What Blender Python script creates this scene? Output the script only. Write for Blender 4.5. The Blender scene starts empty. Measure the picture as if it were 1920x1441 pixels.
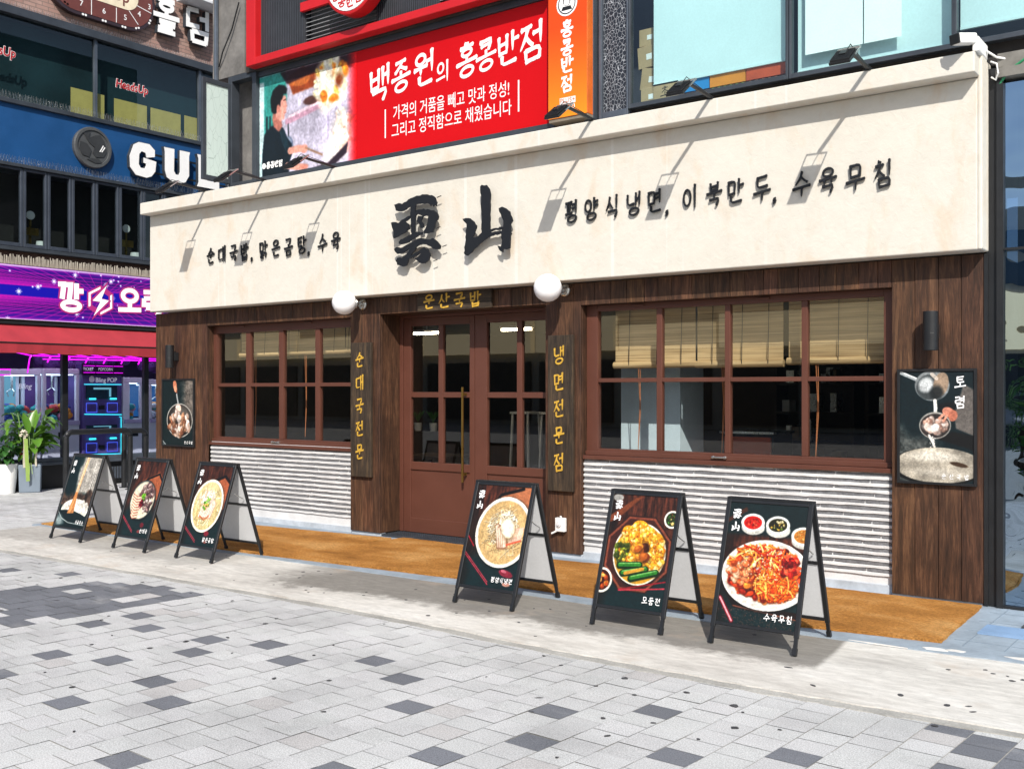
import bpy, bmesh, math, random
import numpy as np
from mathutils import Vector, Matrix
from math import radians as RAD, sin, cos, pi

S = bpy.context.scene
COL = S.collection
rnd = random.Random(7)

# ------------------------------------------------------------------ camera
cam = bpy.data.cameras.new('camera'); co = bpy.data.objects.new('camera', cam); COL.objects.link(co)
co.location = (0, -8.18, 1.6); co.rotation_euler = (RAD(90), 0, RAD(36.73))
cam.sensor_width = 36; cam.lens = 36 * 1950 / 1920; cam.shift_y = 10.5 / 1920; cam.clip_end = 500
S.camera = co
# ------------------------------------------------------------------ light
SUN_TO = Vector((0.80, -1.0, 1.05)).normalized()          # towards the sun
w = bpy.data.worlds.new('World'); S.world = w; w.use_nodes = True
nt = w.node_tree; sky = nt.nodes.new('ShaderNodeTexSky'); sky.sky_type = 'NISHITA'; sky.sun_disc = False
sky.sun_elevation = math.asin(SUN_TO.z); sky.sun_rotation = math.atan2(SUN_TO.x, SUN_TO.y)
sky.air_density = 1.0; sky.dust_density = 1.5
nt.links.new(sky.outputs[0], nt.nodes['Background'].inputs[0]); nt.nodes['Background'].inputs[1].default_value = 0.13
sl = bpy.data.lights.new('sun', 'SUN'); sl.energy = 4.8; sl.angle = RAD(0.5); sl.color = (1, .95, .87)
so = bpy.data.objects.new('sun', sl); COL.objects.link(so); so.location = (10, -12, 15)
so.rotation_euler = (-SUN_TO).to_track_quat('-Z', 'Y').to_euler()
S.view_settings.view_transform = 'Standard'; S.view_settings.look = 'None'
S.view_settings.exposure = 0.25; S.view_settings.gamma = 1; S.view_settings.use_curve_mapping = False

# ------------------------------------------------------------------ helpers
def H(s):
    s = s.lstrip('#'); v = [int(s[i:i + 2], 16) / 255 for i in (0, 2, 4)]
    return tuple(c / 12.92 if c <= .04045 else ((c + .055) / 1.055) ** 2.4 for c in v) + (1,)

class Nodes:
    def __init__(s, name):
        s.m = bpy.data.materials.new(name); s.m.use_nodes = True; s.t = s.m.node_tree
        s.b = s.t.nodes['Principled BSDF']; s.out = s.t.nodes['Material Output']; s.tc = None
    def n(s, kind, **kw):
        nd = s.t.nodes.new('ShaderNode' + kind)
        for k, v in kw.items():
            if k[0] == 'i' and k[1:].isdigit(): nd.inputs[int(k[1:])].default_value = v
            else: setattr(nd, k, v)
        return nd
    def l(s, a, b): s.t.links.new(a, b)
    def coord(s, scale=(1, 1, 1), rot=(0, 0, 0)):
        if s.tc is None: s.tc = s.n('TexCoord')
        mp = s.n('Mapping'); mp.inputs['Scale'].default_value = scale; mp.inputs['Rotation'].default_value = rot
        s.l(s.tc.outputs['Object'], mp.inputs[0]); return mp.outputs[0]
    def noise(s, scale, detail=4, mapping=None, rough=.6, dist=0):
        nz = s.n('TexNoise'); nz.inputs['Scale'].default_value = scale; nz.inputs['Detail'].default_value = detail
        nz.inputs['Roughness'].default_value = rough; nz.inputs['Distortion'].default_value = dist
        s.l(mapping if mapping is not None else s.coord(), nz.inputs['Vector']); return nz.outputs['Fac']
    def ramp(s, fac, stops):
        r = s.n('ValToRGB'); e = r.color_ramp.elements
        while len(e) < len(stops): e.new(.5)
        for el, (p, c) in zip(e, stops):
            el.position = p; el.color = c if len(c) == 4 else (*c, 1)
        s.l(fac, r.inputs[0]); return r.outputs[0]
    def mix(s, a, b, fac, mode='MIX'):
        m = s.n('Mix', data_type='RGBA', blend_type=mode)
        for sock, v in ((m.inputs[0], fac), (m.inputs[6], a), (m.inputs[7], b)):
            if hasattr(v, 'links'): s.l(v, sock)
            else: sock.default_value = v
        return m.outputs[2]
    def attr(s):
        a = s.n('Attribute'); a.attribute_name = 'Col'; return a.outputs['Color']
    def bump(s, h, strength=.3, dist=.01):
        b = s.n('Bump'); b.inputs['Strength'].default_value = strength; b.inputs['Distance'].default_value = dist
        s.l(h, b.inputs['Height']); s.l(b.outputs[0], s.b.inputs['Normal'])
    def base(s, c):
        if hasattr(c, 'links'): s.l(c, s.b.inputs['Base Color'])
        else: s.b.inputs['Base Color'].default_value = c
    def set(s, rough=.6, metal=0, spec=.5):
        s.b.inputs['Roughness'].default_value = rough; s.b.inputs['Metallic'].default_value = metal
        s.b.inputs['Specular IOR Level'].default_value = spec; return s.m

def g(v): return (v, v, v, 1)

def plain(name, col, rough=.55, metal=0, var=.18, scale=6, bump=.05, bscale=60, spec=.4, fine=.08):
    k = Nodes(name)
    a = k.ramp(k.noise(scale, 5), [(.3, g(1 - var)), (.7, g(1 + var * .3))])
    b = k.ramp(k.noise(bscale, 3), [(.3, g(1 - fine)), (.7, g(1.0))])
    c = k.mix(k.mix(col, a, 1, 'MULTIPLY'), b, 1, 'MULTIPLY'); k.base(c)
    if bump: k.bump(k.noise(bscale, 4), bump, .004)
    rr = k.n('MapRange'); rr.inputs[3].default_value = max(0, rough - .1); rr.inputs[4].default_value = min(1, rough + .1)
    k.l(k.noise(scale * 2, 3), rr.inputs[0]); m = k.set(rough, metal, spec); k.l(rr.outputs[0], k.b.inputs['Roughness'])
    return m

def emit(name, col, st):
    k = Nodes(name); k.base((0.02, .02, .02, 1)); k.b.inputs['Emission Color'].default_value = col
    k.b.inputs['Emission Strength'].default_value = st; return k.set(.4)

def glass(name, tint=(.86, .9, .9, 1), ior=1.5, rough=0.0, boost=1.0, wave=0, gcol=(1, 1, 1, 1)):
    k = Nodes(name); k.t.nodes.remove(k.b)
    tr = k.n('BsdfTransparent'); tr.inputs[0].default_value = tint
    gl = k.n('BsdfGlossy'); gl.inputs['Roughness'].default_value = rough; gl.inputs['Color'].default_value = gcol
    ge = k.n('NewGeometry'); dt = k.n('VectorMath', operation='DOT_PRODUCT'); k.l(ge.outputs['Normal'], dt.inputs[0]); k.l(ge.outputs['Incoming'], dt.inputs[1])
    f0 = ((ior - 1) / (ior + 1)) ** 2; x = dt.outputs['Value']       # Schlick, the same from either side of the sheet
    for op, b in (('ABSOLUTE', 0), ('SUBTRACT', None), ('POWER', 5.0), ('MULTIPLY', (1 - f0) * boost), ('ADD', f0 * boost)):
        mu = k.n('Math', operation=op)
        if b is None: mu.inputs[0].default_value = 1.0; k.l(x, mu.inputs[1])
        else: k.l(x, mu.inputs[0]); mu.inputs[1].default_value = b
        mu.use_clamp = op == 'ADD'; x = mu.outputs[0]
    if wave:
        b = k.n('Bump'); b.inputs['Strength'].default_value = wave; b.inputs['Distance'].default_value = .05
        k.l(k.noise(1.6, 2), b.inputs['Height']); k.l(b.outputs[0], gl.inputs['Normal'])
    mx = k.n('MixShader'); k.l(mu.outputs[0], mx.inputs[0]); k.l(tr.outputs[0], mx.inputs[1]); k.l(gl.outputs[0], mx.inputs[2])
    k.l(mx.outputs[0], k.out.inputs[0]); return k.m

class MB:
    def __init__(s): s.v = []; s.f = []; s.c = []; s.cur = (1, 1, 1)
    def add(s, vs, fs):
        o = len(s.v); s.v += [tuple(p) for p in vs]; s.f += [tuple(i + o for i in f) for f in fs]; s.c += [s.cur] * len(vs)
    def box(s, x0, x1, y0, y1, z0, z1):
        s.add([(x0, y0, z0), (x1, y0, z0), (x1, y1, z0), (x0, y1, z0), (x0, y0, z1), (x1, y0, z1), (x1, y1, z1), (x0, y1, z1)],
              [(0, 3, 2, 1), (4, 5, 6, 7), (0, 1, 5, 4), (1, 2, 6, 5), (2, 3, 7, 6), (3, 0, 4, 7)]); return s
    def quad(s, a, b, c, d): s.add([a, b, c, d], [(0, 1, 2, 3)]); return s
    def bar(s, a, b, w_, h_=None, up=(0, 0, 1)):
        a = Vector(a); b = Vector(b); h_ = h_ or w_; d = (b - a).normalized(); u = Vector(up)
        if abs(d.dot(u)) > .98: u = Vector((0, 1, 0))
        x = d.cross(u).normalized() * w_ / 2; y = x.cross(d).normalized() * h_ / 2
        s.add([a - x - y, a + x - y, a + x + y, a - x + y, b - x - y, b + x - y, b + x + y, b - x + y],
              [(0, 3, 2, 1), (4, 5, 6, 7), (0, 1, 5, 4), (1, 2, 6, 5), (2, 3, 7, 6), (3, 0, 4, 7)]); return s
    def tube(s, pts, r, n=8, cap=True, radii=None):
        pts = [Vector(p) for p in pts]; rings = []; up = Vector((0.13, .21, .97))
        for i, p in enumerate(pts):
            d = (pts[min(i + 1, len(pts) - 1)] - pts[max(i - 1, 0)]).normalized()
            u = up if abs(d.dot(up)) < .95 else Vector((1, 0, 0)); x = d.cross(u).normalized(); y = x.cross(d)
            rr = radii[i] if radii else r
            rings.append([p + (x * cos(2 * pi * k / n) + y * sin(2 * pi * k / n)) * rr for k in range(n)])
        vs = [q for R_ in rings for q in R_]; fs = []
        for i in range(len(rings) - 1):
            for k in range(n): fs.append((i * n + k, i * n + (k + 1) % n, (i + 1) * n + (k + 1) % n, (i + 1) * n + k))
        if cap: fs += [tuple(range(n))[::-1], tuple(range(len(vs) - n, len(vs)))]
        s.add(vs, fs); return s
    def lathe(s, prof, c, n=24, axis='z'):
        vs = []; fs = []
        for (r, h) in prof:
            for k in range(n):
                a = 2 * pi * k / n
                p = {'z': (r * cos(a), r * sin(a), h), 'y': (r * cos(a), h, r * sin(a)), 'x': (h, r * cos(a), r * sin(a))}[axis]
                vs.append((c[0] + p[0], c[1] + p[1], c[2] + p[2]))
        for i in range(len(prof) - 1):
            for k in range(n): fs.append((i * n + k, i * n + (k + 1) % n, (i + 1) * n + (k + 1) % n, (i + 1) * n + k))
        s.add(vs, fs); return s
    def prism(s, pts, fr, d0, d1):        # polygon in a frame, from height d0 to d1 along its normal
        n = len(pts); vs = [fr(u, v, d0) for u, v in pts] + [fr(u, v, d1) for u, v in pts]
        fs = [tuple(range(n))[::-1], tuple(range(n, 2 * n))] + [(i, (i + 1) % n, (i + 1) % n + n, i + n) for i in range(n)]
        s.add(vs, fs); return s
    def build(s, name, m, parent=None, bevel=0, smooth=False, seg=2):
        me = bpy.data.meshes.new(name); me.from_pydata(s.v, [], s.f); me.update()
        a = me.color_attributes.new('Col', 'FLOAT_COLOR', 'POINT')
        a.data.foreach_set('color', np.array([(*c, 1) for c in s.c], np.float32).ravel())
        bm = bmesh.new(); bm.from_mesh(me); bmesh.ops.recalc_face_normals(bm, faces=bm.faces); bm.to_mesh(me); bm.free()
        me.materials.append(m)
        if smooth:
            me.polygons.foreach_set('use_smooth', [True] * len(me.polygons))
        o = bpy.data.objects.new(name, me); COL.objects.link(o)
        if bevel:
            b = o.modifiers.new('bevel', 'BEVEL'); b.width = bevel; b.segments = seg; b.limit_method = 'ANGLE'; b.angle_limit = RAD(40)
        if parent is not None: attach(o, parent)
        return o

def attach(o, parent):
    o.parent = parent
    if parent.type == 'EMPTY': o.matrix_parent_inverse = Matrix.Translation(-parent.location)

def thing(name, label, cat, loc=(0, 0, 0), group=None):
    o = bpy.data.objects.new(name, None); COL.objects.link(o); o.location = loc; o.empty_display_size = .2
    o['label'] = label; o['category'] = cat
    if group: o['group'] = group
    return o
def tag(o, label, cat, group=None):
    o['label'] = label; o['category'] = cat
    if group: o['group'] = group
    return o
def structure(o): o['kind'] = 'structure'; return o
def dup(root, loc, label):
    r = root.copy(); COL.objects.link(r); r.location = loc; r['label'] = label
    for ch in root.children:
        c = ch.copy(); COL.objects.link(c); c.parent = r
        for gc in ch.children:
            d = gc.copy(); COL.objects.link(d); d.parent = c
    return r

def frame(o, r=(1, 0, 0), u=(0, 0, 1), sc=1):     # 2D drawing frame on a surface
    o = Vector(o); r = Vector(r).normalized(); u = Vector(u).normalized(); n = r.cross(u)
    return lambda a, b, d=0: tuple(o + r * (a * sc) + u * (b * sc) + n * d)
def shop(y): return lambda a, b, d=0: (a, y - d, b)           # our facade: a = x, b = z, out = -y
def west(x): return lambda a, b, d=0: (x + d, a, b)           # arcade facade: a = y, b = z, out = +x

# ---- brush lettering: Hangul built stroke by stroke
J = {'ㄱ': [[(0, .93), (.95, .95), (.9, .6), (.7, 0)]], 'ㄴ': [[(.08, 1), (.08, .15), (1, .2)]],
 'ㄷ': [[(.05, .93), (.95, .96)], [(.1, .93), (.08, .1), (1, .14)]],
 'ㄹ': [[(.05, .95), (.9, .98), (.86, .55)], [(.86, .55), (.1, .5)], [(.1, .5), (.08, .05), (1, .08)]],
 'ㅁ': [[(.08, 1), (.12, 0)], [(.08, .93), (.92, .97), (.85, 0)], [(.1, .05), (.88, .07)]],
 'ㅂ': [[(.1, 1), (.14, 0)], [(.88, 1), (.86, 0)], [(.1, .52), (.88, .55)], [(.12, .05), (.86, .07)]],
 'ㅅ': [[(.55, 1), (.42, .5), (0, 0)], [(.45, .6), (.7, .3), (1, .05)]],
 'ㅇ': [['o', .5, .5, .46, .46]],
 'ㅈ': [[(.05, .93), (.9, .97)], [(.6, .93), (.42, .5), (0, 0)], [(.42, .55), (.7, .25), (1, .02)]],
 'ㅊ': [[(.35, 1.08), (.62, .98)], [(.05, .76), (.92, .8)], [(.55, .76), (.4, .4), (0, 0)], [(.42, .45), (.7, .2), (1, .02)]],
 'ㅋ': [[(0, .93), (.95, .96), (.9, .6), (.7, 0)], [(.1, .5), (.88, .55)]],
 'ㅌ': [[(.05, .96), (.95, 1)], [(.1, .52), (.85, .55)], [(.1, .95), (.08, .05), (1, .1)]],
 'ㅍ': [[(0, .95), (1, .98)], [(.3, .95), (.35, .08)], [(.72, .95), (.66, .08)], [(0, .04), (1, .08)]],
 'ㅎ': [[(.35, 1.12), (.62, 1.04)], [(0, .8), (1, .85)], ['o', .5, .3, .36, .32]]}
VV = {'ㅣ': [[(.5, 1), (.5, 0)]], 'ㅏ': [[(.35, 1), (.35, 0)], [(.35, .52), (1, .54)]], 'ㅑ': [[(.35, 1), (.35, 0)], [(.35, .68), (1, .7)], [(.35, .36), (1, .38)]],
 'ㅓ': [[(-.1, .52), (.6, .55)], [(.6, 1), (.6, 0)]], 'ㅕ': [[(-.1, .68), (.6, .7)], [(-.1, .36), (.6, .4)], [(.6, 1), (.6, 0)]],
 'ㅐ': [[(.2, .95), (.2, .03)], [(.2, .5), (.75, .53)], [(.8, 1), (.8, 0)]], 'ㅔ': [[(-.15, .52), (.3, .54)], [(.35, .95), (.35, .03)], [(.85, 1), (.85, 0)]]}
VH = {'ㅡ': [[(0, .45), (1, .52)]], 'ㅗ': [[(.5, 1), (.5, .4)], [(0, .32), (1, .4)]], 'ㅛ': [[(.32, 1), (.32, .4)], [(.68, 1), (.68, .4)], [(0, .32), (1, .4)]],
 'ㅜ': [[(0, .66), (1, .74)], [(.52, .7), (.5, 0)]], 'ㅠ': [[(0, .66), (1, .74)], [(.32, .7), (.28, 0)], [(.7, .7), (.7, 0)]]}
LS = 'ㄱㄲㄴㄷㄸㄹㅁㅂㅃㅅㅆㅇㅈㅉㅊㅋㅌㅍㅎ'; VS = 'ㅏㅐㅑㅒㅓㅔㅕㅖㅗㅘㅙㅚㅛㅜㅝㅞㅟㅠㅡㅢㅣ'
TS = ['', 'ㄱ', 'ㄲ', 'ㄳ', 'ㄴ', 'ㄵ', 'ㄶ', 'ㄷ', 'ㄹ', 'ㄺ', 'ㄻ', 'ㄼ', 'ㄽ', 'ㄾ', 'ㄿ', 'ㅀ', 'ㅁ', 'ㅂ', 'ㅄ', 'ㅅ', 'ㅆ', 'ㅇ', 'ㅈ', 'ㅊ', 'ㅋ', 'ㅌ', 'ㅍ', 'ㅎ']
DBL = {'ㄲ': 'ㄱㄱ', 'ㄸ': 'ㄷㄷ', 'ㅃ': 'ㅂㅂ', 'ㅆ': 'ㅅㅅ', 'ㅉ': 'ㅈㅈ', 'ㄺ': 'ㄹㄱ'}
CMP = {'ㅘ': 'ㅗㅏ', 'ㅙ': 'ㅗㅐ', 'ㅚ': 'ㅗㅣ', 'ㅝ': 'ㅜㅓ', 'ㅟ': 'ㅜㅣ', 'ㅢ': 'ㅡㅣ'}

def put(strokes, x0, y0, x1, y1, out):
    for st in strokes:
        if st[0] == 'o':
            _, cx, cy, rx, ry = st
            out.append(('o', x0 + cx * (x1 - x0), y0 + cy * (y1 - y0), rx * (x1 - x0), ry * (y1 - y0)))
        else: out.append([(x0 + a * (x1 - x0), y0 + b * (y1 - y0)) for a, b in st])
def cons(c, x0, y0, x1, y1, out):
    if c in DBL:
        m = (x0 + x1) / 2; e = (x1 - x0) * .06
        cons(DBL[c][0], x0, y0, m - e, y1, out); cons(DBL[c][1], m + e, y0, x1, y1, out)
    else: put(J[c], x0, y0, x1, y1, out)
def syllable(ch):
    out = []
    if ch == ',': return [[(.35, .16), (.45, .02), (.3, -.14)]]
    if ch == '!': return [[(.5, 1), (.5, .3)], [(.5, .08), (.5, .02)]]
    k = ord(ch) - 0xAC00; L = LS[k // 588]; V = VS[k % 588 // 28]; T = TS[k % 28]
    b = .40 if T else 0
    if V in VV:
        cons(L, .04, b + .12 * (not T), .52, .98 - .1 * (not T), out); put(VV[V], .58, b + .02 if T else 0, 1, 1.02, out)
        if T: cons(T, .18, 0, .88, .33, out)
    elif V in VH:
        if T: cons(L, .2, .66, .8, 1, out); put(VH[V], .02, .36, .98, .66, out); cons(T, .2, 0, .82, .31, out)
        else: cons(L, .17, .5, .83, 1, out); put(VH[V], 0, 0, 1, .5, out)
    else:
        h, v = CMP[V]; b = .36 if T else 0
        cons(L, .08, b + (1 - b) * .5, .54, 1, out); put(VH[h], 0, b + .02, .62, b + (1 - b) * .48, out); put(VV[v], .62, b, 1, 1.02, out)
        if T: cons(T, .2, 0, .84, .31, out)
    return out

RB = random.Random(3)
def stroke(mb, fr, pts, w_, d0, d1, bold):
    if pts[0] == 'o':
        _, cx, cy, rx, ry = pts; n = 18
        O = [(cx + (rx + w_ / 2) * cos(2 * pi * k / n), cy + (ry + w_ / 2) * sin(2 * pi * k / n)) for k in range(n)]
        wi = w_ if bold else w_ * .85
        I = [(cx + max(rx - wi / 2, .02) * cos(2 * pi * k / n), cy + max(ry - wi / 2, .02) * sin(2 * pi * k / n)) for k in range(n)]
        vs = [fr(*p, d1) for p in O] + [fr(*p, d1) for p in I] + [fr(*p, d0) for p in O] + [fr(*p, d0) for p in I]; fs = []
        for k in range(n):
            j = (k + 1) % n; fs += [(k, j, n + j, n + k), (k, 2 * n + k, 2 * n + j, j), (n + k, n + j, 3 * n + j, 3 * n + k)]
        mb.add(vs, fs); return
    P = [Vector((a, b)) for a, b in pts]
    if not bold and len(P) > 2:               # soften corners as a brush does
        Q = [P[0]]
        for i in range(len(P) - 1): Q += [P[i].lerp(P[i + 1], .2), P[i].lerp(P[i + 1], .8)]
        P = Q + [P[-1]]
    L = [0]
    for i in range(1, len(P)): L.append(L[-1] + (P[i] - P[i - 1]).length)
    tot = L[-1] or 1
    if bold:
        d = (P[0] - P[1]).normalized(); e = (P[-1] - P[-2]).normalized()
        Q = P[:]; ls, rs = [], []
        for i, p in enumerate(Q):
            a = (Q[i] - Q[i - 1]).normalized() if i else (Q[1] - Q[0]).normalized()
            b = (Q[i + 1] - Q[i]).normalized() if i < len(Q) - 1 else a
            t = (a + b).normalized(); nr = Vector((-t.y, t.x)); k = 1 / max(.5, nr.dot(Vector((-a.y, a.x))))
            ls.append(p + nr * w_ / 2 * k); rs.append(p - nr * w_ / 2 * k)
        poly = ls + rs[::-1]
    else:
        N = 9; ls, rs = [], []; vert = abs(P[-1].y - P[0].y) > abs(P[-1].x - P[0].x) * 1.2
        for i in range(N):
            t = i / (N - 1) * tot; k = max(j for j in range(len(L)) if L[j] <= t + 1e-9); k = min(k, len(P) - 2)
            p = P[k].lerp(P[k + 1], (t - L[k]) / max(1e-6, L[k + 1] - L[k])); a = (P[k + 1] - P[k]).normalized()
            nr = Vector((-a.y, a.x)); q = i / (N - 1)
            ww = w_ * (.92 + .35 * math.exp(-(q / .15) ** 2) + (.22 * math.exp(-((1 - q) / .14) ** 2) if not vert else -.5 * max(0, q - .6) / .4)) * RB.uniform(.9, 1.08)
            ls.append(p + nr * ww / 2); rs.append(p - nr * ww / 2)
        a = (P[1] - P[0]).normalized(); b = (P[-1] - P[-2]).normalized()
        poly = ls + [P[-1] + b * w_ * .3] + rs[::-1] + [P[0] - a * w_ * .28]
    m = len(poly) // 2; n = len(ls)
    vs = [fr(p.x, p.y, d1) for p in ls + rs] + [fr(p.x, p.y, d0) for p in ls + rs]
    fs = [(i, i + 1, n + i + 1, n + i) for i in range(n - 1)]
    fs += [(i, 2 * n + i, 2 * n + i + 1, i + 1) for i in range(n - 1)] + [(n + i, n + i + 1, 3 * n + i + 1, 3 * n + i) for i in range(n - 1)]
    fs += [(0, n, 3 * n, 2 * n), (n - 1, 3 * n - 1, 4 * n - 1, 2 * n - 1)]
    mb.add(vs, fs)
    if not bold:
        for tip, i in ((P[0] - a * w_ * .28, 0), (P[-1] + b * w_ * .3, n - 1)):
            q = [ls[i], tip, rs[i]]
            mb.add([fr(p.x, p.y, d1) for p in q] + [fr(p.x, p.y, d0) for p in q], [(0, 1, 2), (0, 3, 4, 1), (1, 4, 5, 2)])

def glyph(mb, ch, fr, size, x, z, wd=.17, d0=0, d1=.01, bold=False, asp=1.0, tilt=0.08):
    """one syllable centred on x, z of the frame"""
    if ch == ' ': return
    for i, st in enumerate(syllable(ch)):
        f = lambda a, b, d: fr(x + ((a - .5) * asp) * size, z + (b - .5 + tilt * (a - .5)) * size, d)
        stroke(mb, f, st, wd, d0, d1 + i * .0003, bold)

def line(mb, text, fr, size, x0, x1, z0, z1=None, **kw):
    """a row of syllables whose centres run from (x0,z0) to (x1,z1)"""
    z1 = z0 if z1 is None else z1; n = max(1, len(text) - 1)
    for i, ch in enumerate(text): glyph(mb, ch, fr, size, x0 + (x1 - x0) * i / n, z0 + (z1 - z0) * i / n, **kw)

def roman(body, fr, size, x, z, name, m, parent, d=.002, off=0, align='CENTER', xs=1.0, slant=0, ext=0):
    c = bpy.data.curves.new(name, 'FONT'); c.body = body; c.size = 1; c.align_x = align; c.align_y = 'CENTER'; c.offset = off; c.shear = slant; c.extrude = ext; c.resolution_u = 4
    o = bpy.data.objects.new(name, c); COL.objects.link(o)
    dg = bpy.context.evaluated_depsgraph_get(); me = bpy.data.meshes.new_from_object(o.evaluated_get(dg)); COL.objects.unlink(o); bpy.data.objects.remove(o)
    for v in me.vertices: v.co = Vector(fr(x + v.co.x * size * xs, z + v.co.y * size, d + v.co.z * size))
    me.materials.clear(); me.materials.append(m); me.name = name
    ob = bpy.data.objects.new(name, me); COL.objects.link(ob); attach(ob, parent); return ob

# ---- printed pictures: a painter on a grid, carried by the print's own mesh as point colours
class Art:
    def __init__(s, w_, asp, bg, seed=1):
        s.w = w_; s.h = int(w_ * asp); s.asp = asp; s.r = np.random.RandomState(seed)
        s.p = np.empty((s.h, s.w, 3)); s.p[:] = s.c(bg)
        s.V, s.U = np.mgrid[0:s.h, 0:s.w] / float(w_)
    def c(s, h):
        if isinstance(h, str): h = h.lstrip('#'); return np.array([int(h[i:i + 2], 16) / 255 for i in (0, 2, 4)])
        return np.array(h)
    def win(s, x0, x1, y0, y1):
        i0 = max(0, int(y0 * s.w) - 2); i1 = min(s.h, int(y1 * s.w) + 3); j0 = max(0, int(x0 * s.w) - 2); j1 = min(s.w, int(x1 * s.w) + 3)
        return (slice(i0, max(i0, i1)), slice(j0, max(j0, j1)))
    def lay(s, sl, m, col, a=1):
        m = (m * a)[..., None]; s.p[sl] = s.p[sl] * (1 - m) + s.c(col) * m
    def ell(s, cx, cy, rx, ry, col, rot=0, a=1, soft=.008):
        R = max(rx, ry) + soft * 2; sl = s.win(cx - R, cx + R, cy - R, cy + R); u = s.U[sl] - cx; v = s.V[sl] - cy
        cr, sr = cos(rot), sin(rot); x = u * cr + v * sr; y = -u * sr + v * cr
        d = (1 - np.sqrt((x / rx) ** 2 + (y / ry) ** 2)) * min(rx, ry)
        s.lay(sl, np.clip(d / soft + .5, 0, 1), col, a)
    def line(s, pts, w_, col, a=1, soft=.006):
        pts = np.array(pts); R = w_ + soft; sl = s.win(pts[:, 0].min() - R, pts[:, 0].max() + R, pts[:, 1].min() - R, pts[:, 1].max() + R)
        u = s.U[sl]; v = s.V[sl]; D = np.full(u.shape, 9.)
        for (x0, y0), (x1, y1) in zip(pts[:-1], pts[1:]):
            dx, dy = x1 - x0, y1 - y0; t = np.clip(((u - x0) * dx + (v - y0) * dy) / (dx * dx + dy * dy + 1e-9), 0, 1)
            D = np.minimum(D, np.hypot(u - x0 - t * dx, v - y0 - t * dy))
        s.lay(sl, np.clip((w_ / 2 - D) / soft + .5, 0, 1), col, a)
    def poly(s, pts, col, a=1, blur=1):
        P = np.array(pts); sl = s.win(P[:, 0].min(), P[:, 0].max(), P[:, 1].min(), P[:, 1].max()); u = s.U[sl]; v = s.V[sl]
        m = np.zeros(u.shape, bool)
        for (x0, y0), (x1, y1) in zip(P, np.roll(P, -1, 0)):
            if y0 == y1: continue
            m ^= ((v > min(y0, y1)) & (v <= max(y0, y1)) & (u < (x1 - x0) * (v - y0) / (y1 - y0) + x0))
        m = m.astype(float)
        for _ in range(blur):
            q = np.pad(m, 1, mode='edge'); m = (q[:-2, 1:-1] + q[2:, 1:-1] + q[1:-1, :-2] + q[1:-1, 2:] + 2 * m) / 6
        s.lay(sl, m, col, a); 
    def noise(s, sx, sy, seed=0):
        r = np.random.RandomState(seed); a = r.rand(int(s.asp * sy) + 3, int(sx) + 3)
        y = s.V * sy; x = s.U * sx; i = y.astype(int); j = x.astype(int); fy = y - i; fx = x - j
        fy = fy * fy * (3 - 2 * fy); fx = fx * fx * (3 - 2 * fx)
        return (a[i, j] * (1 - fx) + a[i, j + 1] * fx) * (1 - fy) + (a[i + 1, j] * (1 - fx) + a[i + 1, j + 1] * fx) * fy
    def wood(s, col, angle_fine=(60, 4), amt=.7, seed=1, mask=None):
        n = .6 * s.noise(angle_fine[0], angle_fine[1], seed) + .4 * s.noise(angle_fine[0] * 2.3, angle_fine[1] * 3, seed + 1)
        c = s.c(col)[None, None] * (1 - amt + 1.5 * amt * n[..., None])
        m = np.ones_like(s.U) if mask is None else mask
        s.p = s.p * (1 - m[..., None]) + c * m[..., None]
    def grain(s, amt=.1, seed=5):
        s.p *= 1 + amt * (s.noise(s.w / 2.5, s.w / 2.5, seed)[..., None] - .5) * 2
    def photo(s, n=1, amt=.16, seed=71):
        for _ in range(n):
            q = np.pad(s.p, ((1, 1), (1, 1), (0, 0)), mode='edge'); s.p = (q[:-2, 1:-1] + q[2:, 1:-1] + q[1:-1, :-2] + q[1:-1, 2:] + 4 * s.p) / 8
        f = .45 * s.noise(s.w / 3, s.w / 3, seed) + .35 * s.noise(s.w / 7, s.w / 7, seed + 1) + .2 * s.noise(9, 9, seed + 2)
        s.p = s.p * (1 + amt * 2 * (f[..., None] - .5))
    def mesh(s, name, fr, x0, x1, z0, z1, m, parent, d=.001):
        s.p = np.clip(s.p, 0, 1) ** 1.18; lin = np.where(s.p <= .04045, s.p / 12.92, ((s.p + .055) / 1.055) ** 2.4)
        h, w_ = s.h, s.w; X = np.linspace(x0, x1, w_); Z = np.linspace(z1, z0, h)
        o = np.array(fr(0, 0, d)); eu = np.array(fr(1, 0, d)) - o; ev = np.array(fr(0, 1, d)) - o
        lin = lin * .9; V = o + X[None, :, None] * eu + Z[:, None, None] * ev
        me = bpy.data.meshes.new(name); me.vertices.add(h * w_); me.vertices.foreach_set('co', V.astype(np.float32).ravel())
        i = (np.arange(h - 1)[:, None] * w_ + np.arange(w_ - 1)[None, :]).ravel(); q = np.stack([i, i + w_, i + w_ + 1, i + 1], 1)
        me.loops.add(q.size); me.loops.foreach_set('vertex_index', q.ravel().astype(np.int32)); me.polygons.add(len(q))
        me.polygons.foreach_set('loop_start', np.arange(0, q.size, 4, dtype=np.int32)); me.update(calc_edges=True)
        a = me.color_attributes.new('Col', 'FLOAT_COLOR', 'POINT')
        a.data.foreach_set('color', np.concatenate([lin, np.ones((h, w_, 1))], 2).astype(np.float32).ravel())
        me.materials.append(m); ob = bpy.data.objects.new(name, me); COL.objects.link(ob)
        if parent is not None: attach(ob, parent)
        return ob
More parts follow.
